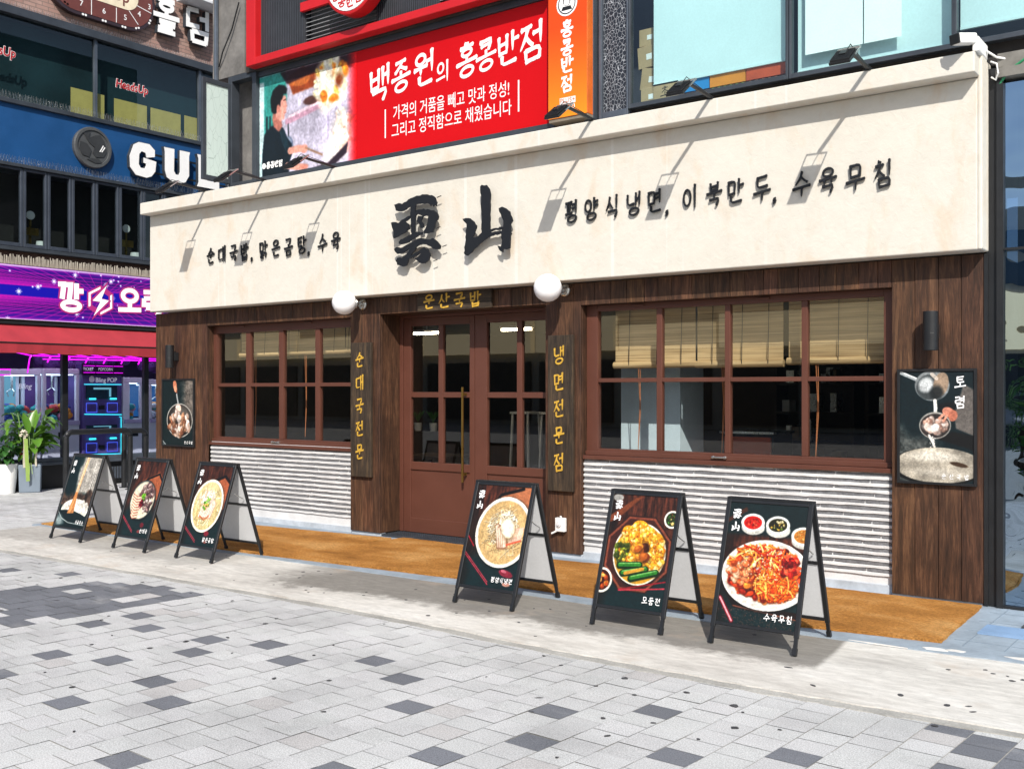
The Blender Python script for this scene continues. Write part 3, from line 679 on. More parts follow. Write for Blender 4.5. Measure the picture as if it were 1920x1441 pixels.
for x0, x1, y, l in ((-4.9, -3.95, 3.6, 'dark shelf unit behind the red counter'), (-3.75, -2.9, 3.4, 'dark shelf unit at the right end of the dining room')):
    t = thing('shelf_unit', l, 'shelf', ((x0 + x1) / 2, y, .03), 'shelf units in the dining room'); m = MB(); m.box(x0, x0 + .03, y, y + .35, .03, 2.1); m.box(x1 - .03, x1, y, y + .35, .03, 2.1); m.box(x0, x1, y + .35, y + .37, .03, 2.1)
    for k in range(6): m.box(x0 + .03, x1 - .03, y, y + .345, .3 + k * .34, .325 + k * .34)
    m.build('frame', M_ROOM, t); r_ = random.Random(int(-x0 * 7))
    for c_, mt in ((0, M_WHITE), (1, M_STEEL), (2, plain('jar_' + ('a' if x0 < -4 else 'b'), (.25, .16, .08, 1), .4))):
        m = MB()
        for k in range(5):
            x = x0 + .08 + c_ * .05
            while x < x1 - .12:
                w_ = r_.uniform(.05, .11)
                if r_.random() < .4: m.box(x, x + w_, y + .05, y + .25, .326 + k * .34, .326 + k * .34 + r_.uniform(.08, .26))
                x += w_ + .16
        o = m.build('shelf_goods', mt, t); o['kind'] = 'stuff'
for i, x in enumerate((-8.55, -8.05)):
    t = thing('bar_stool', ('white stool nearer the door frame behind the right door leaf', 'white stool further right behind the right door leaf')[i], 'stool', (x, 3.6, .03), 'white stools in the dining room')
    m = MB(); m.box(x - .16, x + .16, 3.44, 3.76, 1.27, 1.30); m.build('seat', M_WHITE, t)
    for a in (-.13, .13):
        for b in (-.13, .13): q = MB(); q.bar((x + a * 1.3, 3.6 + b * 1.3, .03), (x + a, 3.6 + b, 1.27), .025); q.build('leg', M_WHITE, t)
for i, x in enumerate((-10.3, -10.0)):
    t = thing('potted_seedling', ('small green plant in a white cup on the room sill, left', 'small green plant in a white cup on the room sill, right')[i], 'plant', (x, 3.3, 1.0), 'small plants on the room sill')
    m = MB(); m.lathe([(0, 1.0), (.05, 1.0), (.06, 1.12), (.0, 1.12)], (x, 3.3, 0), 12); m.build('cup', M_WHITE, t)
    m = MB()
    for k in range(14): a = k * 2.4; m.add([(x, 3.3, 1.12), (x + .05 * cos(a) - .02 * sin(a), 3.3 + .05 * sin(a), 1.25), (x + .12 * cos(a), 3.3 + .1 * sin(a), 1.3), (x + .05 * cos(a) + .02 * sin(a), 3.3 + .05 * sin(a), 1.22)], [(0, 1, 2, 3)])
    m.build('leaves', plain('seedling_leaf', (.05, .16, .03, 1), .5), t)
m = MB(); m.box(-10.6, -9.6, 3.1, 3.5, .03, .998); tag(m.build('plant_shelf', M_DARKIN), 'dark shelf carrying two small plants in the dining room', 'shelf')
# ------------------------------------------------------------------ raised lettering on the fascia
F18 = shop(-.18)
def letters(name, label, text, xs, zs, size):
    t = thing(name, label, 'sign', (xs[0], -.18, 3.23))
    for ch, x, z in zip(text, xs, zs):
        m = MB(); glyph(m, ch, F18, size * (.62 if ch == ',' else 1), x, z, wd=.105 if ch != ',' else .28, d0=.010, d1=.024, asp=.74, tilt=.10)
        m.build('comma' if ch == ',' else 'letter', M_INK, t)
    return t
letters('raised_lettering', 'shorter row of raised black brush letters at the left of the cream fascia', '순대국밥,맑은곰탕,수육',
        [-10.551, -10.337, -10.114, -9.916, -9.774, -9.575, -9.355, -9.139, -8.916, -8.794, -8.578, -8.367], [3.236, 3.237, 3.238, 3.233, 3.193, 3.232, 3.232, 3.230, 3.233, 3.183, 3.232, 3.233], .188)
letters('raised_lettering', 'longer row of raised black brush letters at the right of the cream fascia', '평양식냉면,이북만두,수육무침',
        [-5.273, -5.062, -4.836, -4.62, -4.409, -4.281, -4.066, -3.846, -3.656, -3.424, -3.307, -3.093, -2.879, -2.664, -2.449], [3.236] * 5 + [3.182] + [3.236] * 4 + [3.182] + [3.234] * 4, .192)
CLOUD=[[(-7436,3521),(-7377,3532),(-7325,3517),(-7238,3555),(-7123,3581),(-7021,3582),(-6920,3564),(-6871,3532),(-6848,3483),(-6860,3442),(-6878,3460),(-6898,3445),(-6915,3469),(-6932,3454),(-6954,3479),(-6988,3490),(-7078,3491),(-7134,3488),(-7140,3472),(-7215,3476),(-7330,3441),(-7377,3447),(-7412,3458),(-7422,3493)],[(-7209,3488),(-7132,3488),(-7140,3395),(-7146,3294),(-7152,3205),(-7197,3205),(-7205,3334)],[(-7132,3429),(-7078,3436),(-6976,3429),(-6898,3409),(-6848,3383),(-6826,3339),(-6837,3306),(-6860,3296),(-6876,3235),(-6898,3186),(-6965,3184),(-7021,3185),(-7027,3211),(-6988,3262),(-6971,3328),(-6965,3357),(-6999,3364),(-7032,3359),(-7066,3375),(-7112,3393),(-7140,3374)],[(-7100,3374),(-7032,3363),(-7061,3320),(-7027,3283),(-7023,3248),(-7072,3246),(-7078,3279),(-7117,3317)],[(-7480,3339),(-7448,3344),(-7377,3325),(-7330,3355),(-7215,3386),(-7209,3364),(-7278,3332),(-7232,3302),(-7226,3267),(-7267,3254),(-7215,3266),(-7209,3253),(-7319,3207),(-7377,3187),(-7442,3173),(-7448,3253),(-7465,3290)],[(-7371,3130),(-7342,3153),(-7261,3176),(-7180,3203),(-7089,3210),(-7044,3201),(-7049,3175),(-7112,3163),(-7203,3133),(-7261,3108),(-7330,3101),(-7365,3108)],[(-7438,3062),(-7389,3080),(-7342,3067),(-7261,3091),(-7169,3117),(-7100,3141),(-7032,3139),(-6976,3122),(-6904,3130),(-6843,3089),(-6797,3040),(-6810,3011),(-6898,3020),(-6932,3046),(-6988,3072),(-7078,3080),(-7123,3062),(-7215,3044),(-7307,3013),(-7389,3007),(-7422,3035)],[(-7215,3053),(-7123,3067),(-7146,3022),(-7203,2975),(-7078,3020),(-7066,2990),(-7146,2962),(-7226,2943),(-7261,2877),(-7319,2872),(-7389,2894),(-7412,2939),(-7389,2968),(-7325,2963),(-7261,2997)],[(-7146,2936),(-7066,2981),(-7078,3025),(-7021,3045),(-6965,3024),(-6934,2971),(-6954,2914),(-7010,2884),(-7066,2888),(-7112,2917)]]
MOUNT=[[(-6296,3578),(-6277,3592),(-6247,3581),(-6216,3583),(-6180,3540),(-6165,3482),(-6175,3394),(-6170,3265),(-6175,3153),(-6180,3125),(-6267,3113),(-6277,3134),(-6277,3243),(-6286,3366),(-6283,3487),(-6296,3537)],[(-6518,3283),(-6476,3289),(-6423,3281),(-6371,3244),(-6337,3200),(-6355,3153),(-6387,3091),(-6340,3091),(-6277,3130),(-6175,3149),(-6104,3158),(-6028,3162),(-6028,3139),(-6134,3133),(-6175,3121),(-6114,3125),(-6033,3122),(-6033,3092),(-6114,3093),(-6195,3074),(-6288,3026),(-6360,2983),(-6397,2945),(-6455,2916),(-6492,2932),(-6500,2949),(-6487,3026),(-6474,3132),(-6467,3229),(-6502,3261)],[(-6068,3343),(-6028,3353),(-5983,3334),(-5934,3297),(-5909,3239),(-5899,3207),(-5924,3177),(-5924,3082),(-5934,3012),(-5932,2948),(-5973,2940),(-6013,2947),(-6018,2915),(-6063,2943),(-6084,2985),(-6043,2973),(-6033,2996),(-6038,3093),(-6018,3154),(-6013,3218),(-6033,3252),(-6063,3311)]]
def ragged(P, amp=.006, r=random.Random(9)):
    out = []
    for (x0, z0), (x1, z1) in zip(P, P[1:] + P[:1]):
        d = math.hypot(x1 - x0, z1 - z0); n = max(1, int(d / .025))
        for k in range(n): out.append((x0 + (x1 - x0) * k / n + (r.uniform(-amp, amp) if k else 0), z0 + (z1 - z0) * k / n + (r.uniform(-amp, amp) if k else 0)))
    return out
t = thing('shop_name_sign', 'two large raised black brush characters in the middle of the cream fascia', 'sign', (-6.7, -.18, 3.25))
for P in (CLOUD, MOUNT):
    m = MB()
    for i, q in enumerate(P): m.prism(ragged([(a / 1000, b / 1000) for a, b in q]), shop(-.18), .070, .081 + i * .0005)
    for a, b in ((-7180, 3440), (-7400, 3260), (-7330, 2930), (-7030, 2960), (-6900, 3090), (-6920, 3330)) if P is CLOUD else ((-6230, 3450), (-6440, 3000), (-5970, 3100)): m.bar((a / 1000, -.18, b / 1000), (a / 1000, -.252, b / 1000), .01)
    if P is CLOUD:
        for (x, z) in ((-6.862, 3.535), (-6.872, 3.225), (-6.79, 3.035), (-6.91, 2.90)): m.bar((x, -.245, z), (x + .055, -.245, z + .012), .007)
    m.build('letter', M_INK, t)

# ------------------------------------------------------------------ flood lamps on arms above the cornice
names = ['leftmost flood lamp on an arm at the far left end of the cornice', 'flood lamp on an arm, second from the left, below the open casement',
 'flood lamp on an arm in front of the chef picture on the banner', 'flood lamp on an arm below the narrow orange sign', 'flood lamp on an arm in front of the coloured crates behind glass',
 'rightmost flood lamp on an arm, in front of the white papers']
root = thing('flood_lamp', names[0], 'flood lamp', (0, 0, 0), 'flood lamps along the cornice')
A0 = Vector((0, .03, .012)); A1 = Vector((0, -.40, .038))
m = MB(); m.bar(A0, A1, .024, .024); m.build('arm', M_BLACK, root, bevel=.003)
m = MB(); m.box(-.022, .022, -.01, .045, -.0, .016); m.build('foot_plate', M_BLACK, root)
m = MB(); hd = Matrix.Rotation(RAD(36), 4, 'X')
def hp(x, y, z): return tuple(Vector((0, -.44, .035)) + hd.to_3x3() @ Vector((x, y, z)))
def hbox(m, x0, x1, y0, y1, z0, z1):
    m.add([hp(*p) for p in ((x0, y0, z0), (x1, y0, z0), (x1, y1, z0), (x0, y1, z0), (x0, y0, z1), (x1, y0, z1), (x1, y1, z1), (x0, y1, z1))], [(0, 3, 2, 1), (4, 5, 6, 7), (0, 1, 5, 4), (1, 2, 6, 5), (2, 3, 7, 6), (3, 0, 4, 7)])
hbox(m, -.076, .076, -.235, -.035, -.012, .008)
for k in range(11): hbox(m, -.068, .068, -.23 + k * .0175, -.224 + k * .0175, .008, .024)
hbox(m, -.025, .025, -.15, -.08, .008, .034)
m.build('lamp_head', M_BLACK, root, bevel=.002, seg=1)
m = MB(); hbox(m, -.070, .070, -.230, -.040, -.0145, -.0125); m.build('lens', plain('lamp_lens', (.55, .56, .52, 1), .2), root)
m = MB(); hbox(m, -.084, -.078, -.12, .022, -.005, .005); hbox(m, .078, .084, -.12, .022, -.005, .005); hbox(m, -.084, .084, .022, .031, -.007, .007); m.build('bracket', M_STEEL, root)
m = MB(); m.tube([hp(.02, -.1, .03), hp(.03, -.02, .045), (.015, -.36, .055), (.006, -.2, .045), (.01, .0, .02)], .0035, 5); m.build('cable', M_BLACK, root)
for i, x in enumerate((-10.505, -9.427, -8.279, -4.977, -3.819, -2.525)):
    if i == 0: root.location = (x, -.325, 4.0)
    else: dup(root, (x, -.325, 4.0), names[i])

# ------------------------------------------------------------------ globe lamps, cylinder lamps
M_OPAL = plain('opal_glass', (.84, .84, .86, 1), .12, var=.02, bump=0, fine=.01, spec=.6)
groot = thing('globe_lamp', 'white globe lamp on a chrome bracket left of the door header board', 'wall lamp', (0, 0, 0), 'globe lamps beside the entrance')
m = MB(); m.lathe([(.131 * sin(pi * k / 20), -.13 * cos(pi * k / 20)) for k in range(21)], (0, -.285, .0), 32); m.build('globe', M_OPAL, groot, smooth=True)
m = MB(); m.lathe([(0, -.155), (.055, -.155), (.06, -.15), (.06, -.125), (.03, -.12), (0, -.12)], (0, 0, 0), 24, 'y'); m.build('collar', M_STEEL, groot, smooth=False)
m = MB(); m.tube([(0, -.13, 0), (0, -.03, 0)], .014, 12); m.lathe([(0, -.05), (.03, -.05), (.034, -.04), (.03, -.02), (0, -.02)], (0, 0, 0), 20, 'y'); m.build('arm', M_STEEL, groot, smooth=False)
m = MB(); m.lathe([(0, -.022), (.045, -.022), (.058, -.012), (.06, .001), (0, .001)], (0, 0, 0), 28, 'y'); m.build('wall_plate', M_STEEL, groot, smooth=False)
groot.location = (-8.14, -.006, 2.54); dup(groot, (-5.475, -.006, 2.542), 'white globe lamp on a chrome bracket right of the door header board')
croot = thing('cylinder_lamp', 'black cylinder wall lamp above the tall poster on the right pillar', 'wall lamp', (0, 0, 0), 'cylinder lamps on the planks')
m = MB(); m.lathe([(.046, -.138), (.046, -.143), (.053, -.145), (.054, -.143), (.054, -.02), (.0532, -.018), (.054, -.016), (.054, .143), (.053, .145), (.046, .143), (.046, .138), (0, .138)], (0, -.115, 0), 28); m.build('body', M_BLACK, croot, smooth=False)
m = MB(); m.box(-.035, .035, -.065, -.0, -.055, .055); m.build('wall_bracket', M_BLACK, croot, bevel=.005)
croot.location = (-2.13, -.006, 2.04); dup(croot, (-11.49, -.006, 2.03), 'black cylinder wall lamp above the small poster on the left panel')

# ------------------------------------------------------------------ carved boards with gold lettering
def plank_sign(x0, x1, z0, z1, text, label, vert, mt):
    t = thing('carved_board', label, 'sign', ((x0 + x1) / 2, 0, z0)); m = MB(); m.cur = (1, 1, 1); m.box(x0, x1, -.042, -.008, z0, z1); m.build('board', mt, t, bevel=.006)
    fr = shop(-.042)
    if vert:
        n = len(text); zs = [z1 - (z1 - z0) * q for q in ([.13 + .685 * i / (n - 1) for i in range(n)])]
        for ch, z in zip(text, zs):
            q = MB(); glyph(q, ch, fr, .158, (x0 + x1) / 2 - .012, z, wd=.115, d0=-.001, d1=.006, asp=.74, tilt=.14); q.build('letter', M_GOLD, t)
    else:
        for i, ch in enumerate(text):
            q = MB(); glyph(q, ch, fr, .145, x0 + .165 + i * .205, (z0 + z1) / 2 + .0, wd=.12, d0=-.001, d1=.006, asp=1, tilt=.1); q.build('letter', M_GOLD, t)
plank_sign(-8.30, -7.985, .65, 2.12, '순대국전문', 'tall weathered board with five gold letters left of the door', True, M_BOARD)
plank_sign(-5.648, -5.362, .645, 2.118, '냉면전문점', 'tall weathered board with five gold letters right of the door', True, M_BOARD)
plank_sign(-7.31, -6.33, 2.417, 2.608, '운산국밥', 'short weathered board with four gold letters over the door', False, M_BOARDH)

# ------------------------------------------------------------------ printed pictures of the dishes
def ellring(A, cx, cy, rx, ry, rim, inner, lip=.045, rot=0):
    A.ell(cx + .012, cy + .018, rx * 1.03, ry * 1.03, '#0a1212', rot, .6, .05)
    A.ell(cx, cy, rx, ry, rim, rot); A.ell(cx, cy, rx - lip * .35, ry - lip * .35, '#ffffff', rot, .35, .02)
    A.ell(cx, cy, rx - lip, ry - lip, '#8a7a5a', rot, .55, .03); A.ell(cx, cy + .004, rx - lip * 1.08, ry - lip * 1.08, inner, rot, 1, .015)
def strands(A, n, cx, cy, rx, ry, cols, w_=.01, curl=1.0, seed=2):
    r = random.Random(seed)
    for _ in range(n):
        a = r.uniform(0, 6.28); q = math.sqrt(r.random()); x = cx + rx * q * cos(a); y = cy + ry * q * sin(a); d = r.uniform(0, 6.28); P = [(x, y)]
        k = r.uniform(-9, 9) * curl
        for _ in range(9):
            d += k * .022 + r.uniform(-.1, .1); x += .022 * cos(d); y += .022 * sin(d)
            if ((x - cx) / rx) ** 2 + ((y - cy) / ry) ** 2 > 1.15: break
            P.append((x, y))
        if len(P) > 2:
            c = A.c(r.choice(cols)); A.line([(a_ + .004, b_ + .005) for a_, b_ in P], w_ * 1.2, c * .35, .55); A.line(P, w_, c * r.uniform(.85, 1.1)); A.line([(a_ - .001, b_ - .002) for a_, b_ in P], w_ * .35, np.minimum(1, c * 1.3 + .08), .7)
def lumps(A, n, cx, cy, rx, ry, cols, s0, s1, seed=3, shade=.4):
    r = random.Random(seed)
    for _ in range(n):
        a = r.uniform(0, 6.28); q = math.sqrt(r.random()); x = cx + rx * q * cos(a); y = cy + ry * q * sin(a); s_ = r.uniform(s0, s1); ro = r.uniform(0, 3); e = r.uniform(.5, .9); c = A.c(r.choice(cols))
        A.ell(x + s_ * .12, y + s_ * .2, s_, s_ * e, c * shade, ro, .8, s_ * .5); A.ell(x, y, s_, s_ * e, c * r.uniform(.8, 1.1), ro, 1, s_ * .25); A.ell(x - s_ * .25, y - s_ * .25, s_ * .45, s_ * e * .35, np.minimum(1, c * 1.35 + .12), ro, .7, s_ * .4)
def darktable(A, tray=True, seed=4):
    A.wood('#5a3022', (34, 5), .75, seed)
    s = A.V * .75 - A.U * .25; low = np.clip((A.V - .86 + .12 * (A.noise(6, 4, seed + 3) - .5)) / .25, 0, 1)
    A.p = A.p * (1 - low[..., None]) + A.c('#10282b')[None, None] * low[..., None]
    l2 = np.clip((.16 - A.U + .10 * (A.noise(5, 6, seed + 7) - .5)) / .12, 0, 1) * .7; A.p = A.p * (1 - l2[..., None]) + A.c('#1a1512')[None, None] * l2[..., None]
def sticks(A, x0, y0, x1, y1):
    for o in (0, .035): A.line([(x0 + o * .2, y0 + o), (x1 + o * .2, y1 + o)], .016, '#8e1526'); A.line([(x0 + o * .2, y0 + o - .004), (x1 + o * .2, y1 + o - .004)], .005, '#e58a96', .8)

def art_rice(A):       # wooden paddle standing in a pot
    A.p[:] = A.c('#0c2326'); n = A.noise(40, 40, 1) * .5 + A.noise(12, 8, 2) * .5
    m = np.clip((A.U - .30 - .1 * (A.noise(8, 8, 5) - .5)) / .1, 0, 1) * np.clip((.78 - A.V) / .1, 0, 1)
    A.p = A.p * (1 - m[..., None]) + (A.c('#a9a49c')[None, None] * (.7 + .6 * n[..., None])) * m[..., None]
    n2 = A.noise(22, 22, 8); m = np.clip((A.V - .62 - .35 * (1 - A.U) * .4 + .2 * (A.noise(7, 7, 4) - .5)) / .08, 0, 1) * np.clip((1.02 - A.V) / .06, 0, 1)
    A.p = A.p * (1 - m[..., None]) + (A.c('#4a3a31')[None, None] * (.5 + 1.1 * n2[..., None])) * m[..., None]
    A.ell(.52, 1.06, .46, .22, '#d9d6cc'); lumps(A, 120, .6, 1.0, .36, .13, ['#f3f1ea', '#e2ddd2', '#cfc8ba'], .02, .06, 7, .72)
    A.ell(.5, 1.32, .75, .24, '#0a1f22', .1); A.line([(0, 1.12), (.16, 1.24), (.42, 1.31), (1, 1.33)], .012, '#e9ece9', .8); A.ell(.1, 1.3, .16, .1, '#b9c4c4', .5, .75, .1); A.ell(.3, 1.46, .3, .1, '#0a1f22', 0, 1, .05)
    A.line([(.52, 0), (.44, .72)], .085, '#d9b48c'); A.line([(.505, 0), (.425, .72)], .03, '#f2d9b8', .7); A.poly([(.40, .70), (.48, .70), (.52, 1.12), (.30, 1.14)], '#c08450', 1, 2); A.poly([(.42, .8), (.45, .8), (.42, 1.1), (.35, 1.1)], '#e0aa72', .7, 3)
    for i in range(9): A.line([(.82, .12 + i * .06), (.84, .15 + i * .06)], .014, '#e8e6e2', .8); A.line([(.89, .1 + i * .06), (.91, .13 + i * .06)], .014, '#e8e6e2', .7)
def art_sausage(A):
    darktable(A, seed=11); A.poly([(.36, .40), (.86, .20), (1, .32), (1, .75), (.3, .8)], '#a05c3c'); A.line([(.30, .52), (.52, .36), (.86, .24), (.98, .36)], .045, '#1a1210')
    ellring(A, .52, .78, .40, .40, '#10191a', '#ddd4be', .03)
    r = random.Random(4)
    for i in range(9): y = .66 + i * .055; A.line([(.20 + .01 * i, y), (.34, y + .05), (.46, y + .03)], .05, '#8c4a38'); A.line([(.20 + .01 * i, y - .01), (.34, y + .04), (.46, y + .02)], .036, '#f0cdb6')
    lumps(A, 26, .62, .62, .20, .16, ['#5a4044', '#7a5a58', '#a58d86'], .04, .075, 5); lumps(A, 60, .66, .78, .18, .26, ['#6a4c4c', '#8f7470', '#d8c8c0', '#3f2c30'], .02, .05, 6)
    lumps(A, 40, .54, .72, .06, .06, ['#74b52a', '#a4d84c', '#4f8a1c'], .015, .03, 7); lumps(A, 24, .50, .86, .06, .07, ['#7c1020', '#4c0a16', '#a82838'], .02, .04, 8)
    sticks(A, .03, 1.12, .45, 1.40); A.ell(.72, 1.27, .06, .05, '#6a1f2a'); A.ell(.66, 1.40, .05, .03, '#7c3a3a')
def art_broth(A):
    darktable(A, seed=15); A.poly([(.3, .42), (.82, .22), (1, .34), (1, .8), (.25, .8)], '#a9603f'); A.line([(.34, .36), (.82, .18), (1, .30)], .05, '#1a1210')
    ellring(A, .50, .76, .44, .50, '#eee8d8', '#cdbd8c', .045); A.ell(.46, .66, .28, .30, '#dccfa6', 0, .7, .2); strands(A, 60, .5, .78, .34, .38, ['#c6b482', '#e4d8b0', '#b8a270'], .02, .4, 44)
    for i in range(8): x = .36 + i * .045; A.line([(x, .52 + .02 * i), (x + .05, .72), (x - .02, .98)], .055, '#c9a086'); A.line([(x - .01, .52 + .02 * i), (x + .04, .72), (x - .03, .96)], .032, '#f2dccc')
    A.ell(.46, .60, .15, .10, '#fbf2e2', -.5, .7, .12); lumps(A, 60, .45, .62, .2, .16, ['#f3e4d2', '#e2c8b0', '#fff6ea', '#c9a68c'], .015, .045, 41, .7); lumps(A, 40, .47, .72, .09, .13, ['#6fae34', '#9ad25a', '#457a1e', '#e8a040'], .012, .03, 9)
    A.line([(.36, .96), (.5, 1.03), (.62, .94)], .03, '#b0623a', .8); sticks(A, .02, 1.18, .4, 1.42); A.ell(.68, 1.27, .07, .05, '#7a2030'); A.ell(.70, 1.42, .06, .03, '#8a5048')
def art_cold(A):
    darktable(A, seed=19); A.poly([(.4, .2), (.75, .02), (1, 0), (1, .5), (.4, .5)], '#b0714e'); A.line([(.38, .30), (.46, .14), (.85, .03)], .05, '#1a1210')
    ellring(A, .62, .68, .50, .52, '#efebe2', '#c4a470', .05); A.ell(.62, .7, .36, .36, '#d2b88a', 0, .8, .25); strands(A, 90, .62, .68, .38, .38, ['#c8aa7a', '#b59668', '#dcc8a0'], .008, .5, 4)
    strands(A, 220, .60, .62, .26, .26, ['#d8c8a8', '#ece0c6', '#bfa984', '#a98f68'], .012, .9, 5)
    for i in range(4): A.poly([(.46 + .05 * i, .58 + .03 * i), (.54 + .05 * i, .55 + .03 * i), (.66 + .03 * i, .90), (.56 + .03 * i, .94)], '#9c7358', 1, 2); A.poly([(.465 + .05 * i, .60 + .03 * i), (.515 + .05 * i, .57 + .03 * i), (.62 + .03 * i, .89), (.57 + .03 * i, .91)], '#e9d6c2', 1, 2); A.line([(.50 + .05 * i, .60 + .03 * i), (.60 + .03 * i, .88)], .008, '#c08f74', .7)
    A.poly([(.78, .62), (.98, .58), (.96, .78), (.74, .84)], '#e0bba8', 1, 2); A.line([(.80, .62), (.80, .8)], .01, '#b8836a', .6); A.line([(.88, .61), (.87, .78)], .01, '#b8836a', .6); A.line([(.72, .86), (.95, .78)], .03, '#d8583c', .8); strands(A, 60, .66, .50, .14, .12, ['#efe4cc', '#d8c4a0', '#fbf4e4'], .014, .8, 15); A.ell(.71, .64, .13, .16, '#8f7c5c', -.5, .8, .06); A.ell(.695, .62, .115, .145, '#d9ccb4', -.5); A.ell(.685, .605, .095, .12, '#f3ead9', -.5, 1, .05); A.ell(.66, .575, .04, .05, '#ffffff', 0, 1, .05)
    sticks(A, 0, 1.02, .5, 1.42); A.line([(0, .78), (.13, .92)], .02, '#a01c2c'); A.ell(.80, 1.27, .13, .05, '#84283a', .2); A.ell(.76, 1.24, .05, .02, '#c87080', .2); A.ell(.84, 1.42, .07, .03, '#c09080')
def art_pancake(A):
    darktable(A, seed=23); A.poly([(0, .30), (.36, .04), (.46, .02), (.1, .36), (0, .40)], '#7a4228'); A.ell(.08, .05, .08, .05, '#9a9894'); A.ell(.95, .30, .12, .12, '#e9e6dc'); A.ell(.95, .30, .095, .095, '#26351c'); lumps(A, 50, .95, .30, .07, .07, ['#3f6a2a', '#c8b070', '#7a2c1a', '#203010'], .008, .02, 3)
    oc = [(.5 + .54 * cos(RAD(22.5 + 45 * k)) , .80 + .56 * sin(RAD(22.5 + 45 * k))) for k in range(8)]
    A.poly(oc, '#2e1812'); A.poly([(.5 + (x - .5) * .96, .8 + (y - .8) * .96) for x, y in oc], '#8a4a36'); A.poly([(.5 + (x - .5) * .9, .8 + (y - .8) * .9) for x, y in oc], '#43211a')
    ellring(A, .53, .80, .40, .42, '#f1ece0', '#c0902c', .02)
    r = random.Random(8)
    for (x, y, s_) in ((.34, .54, .13), (.5, .46, .14), (.62, .52, .12), (.44, .60, .12), (.76, .60, .13), (.80, .74, .11), (.68, .84, .1), (.82, .88, .1), (.30, .68, .12), (.28, .82, .13), (.40, .86, .11), (.76, 1.0, .1)):
        A.ell(x + .01, y + .02, s_, s_ * .8, '#6a3c08', 0, .7, .05); A.ell(x, y, s_, s_ * .8, '#e0a224', r.uniform(0, 3)); lumps(A, 40, x, y, s_ * .85, s_ * .65, ['#f7c948', '#d8901c', '#ffe08a', '#b86a10'], .012, .035, r.randint(0, 99), .6)
    lumps(A, 50, .26, .78, .10, .16, ['#5d6a1c', '#8a9426', '#3d4a14', '#d8b040'], .015, .05, 12); lumps(A, 12, .56, .78, .12, .09, ['#7a3210', '#a85a1c', '#4a1c08', '#d89030'], .04, .07, 13)
    for (x0, y0, x1, y1) in ((.26, .98, .56, .95), (.32, 1.08, .66, 1.0), (.46, 1.14, .82, 1.03)): A.line([(x0, y0), (x1, y1)], .10, '#12300f'); A.line([(x0, y0 - .012), (x1, y1 - .012)], .055, '#2f7a2a'); A.line([(x0, y0 - .03), (x1, y1 - .03)], .014, '#a5d48a', .7); 
    A.line([(.36, 1.075), (.62, .995)], .045, '#d89a3a', .9)
    A.ell(.02, 1.20, .16, .17, '#ece6da'); A.ell(.02, 1.20, .13, .14, '#3a0f08'); lumps(A, 9, .05, 1.2, .07, .09, ['#e8842c', '#f7b25a', '#b8480f'], .03, .045, 14)
    A.line([(.30, 1.30), (.98, 1.13)], .018, '#8e1a28'); A.line([(.30, 1.31), (.98, 1.22)], .018, '#b83a48')
def art_noodle(A):
    darktable(A, seed=29); m = np.clip((.42 - A.V) / .05, 0, 1); A.p = A.p * (1 - m[..., None]) + A.c('#122426')[None, None] * m[..., None]; A.poly([(0, .20), (.22, .05), (.24, .1), (0, .26)], '#4a2a1c')
    for (x, y, c, cs) in ((.32, .24, '#c41a10', ['#e03018', '#9a1008', '#f06040']), (.64, .25, '#2a2a14', ['#6a8a2a', '#c8a040', '#1a1a0c', '#e8d8a0']), (.97, .36, '#b87830', ['#c88a40', '#9a6020', '#d8a860'])):
        A.ell(x + .01, y + .06, .15, .09, '#c8c6be'); A.ell(x, y, .15, .11, '#f2f1ec'); A.ell(x, y, .118, .082, c); lumps(A, 40, x, y, .09, .06, cs, .006, .018, int(x * 90), .6)
    A.poly([(.10, .56), (.62, .44), (1, .56), (1, 1.16), (.2, 1.1), (0, .9), (0, .62)], '#2a1610'); A.poly([(0, .92), (.2, 1.16), (.24, 1.22), (1, 1.26), (1, 1.34), (.2, 1.28), (0, 1.02)], '#1c100c'); A.line([(.2, 1.26), (1, 1.34)], .012, '#b06a50', .8)
    ellring(A, .56, .86, .56, .42, '#f3f0ea', '#dcd6cc', .03)
    lumps(A, 230, .54, .84, .47, .33, ['#c8320c', '#e8641a', '#8a1c06', '#f28c32', '#5a0f06', '#d8471a'], .02, .06, 31, .35)
    strands(A, 120, .5, .72, .42, .22, ['#e8641a', '#f08c2c', '#b02c0a', '#f6c070'], .02, .5, 32); lumps(A, 60, .26, .84, .18, .16, ['#e09060', '#d87040', '#f0c09a', '#b84818'], .02, .05, 33)
    A.ell(.68, .98, .26, .19, '#7a1c04', 0, .8, .06); strands(A, 260, .70, .98, .26, .18, ['#f07a18', '#e0560c', '#f8a03c', '#c23c06', '#ffb85a'], .014, 1.2, 34)
    lumps(A, 150, .56, .72, .36, .2, ['#fff4dc', '#ffe8c0'], .004, .009, 35, .8); lumps(A, 60, .84, .72, .12, .12, ['#7a0c08', '#b01c10', '#e85a3a'], .02, .04, 36)
    n = (A.noise(110, 110, 40) > .80) * np.clip((A.V - 1.24) / .08, 0, 1); A.p = A.p * (1 - n[..., None] * .6) + A.c('#a06050') * n[..., None] * .6
    A.line([(.02, 1.18), (.20, 1.44)], .05, '#7c1420'); A.line([(.02, 1.18), (.20, 1.44)], .02, '#f0b0b8')
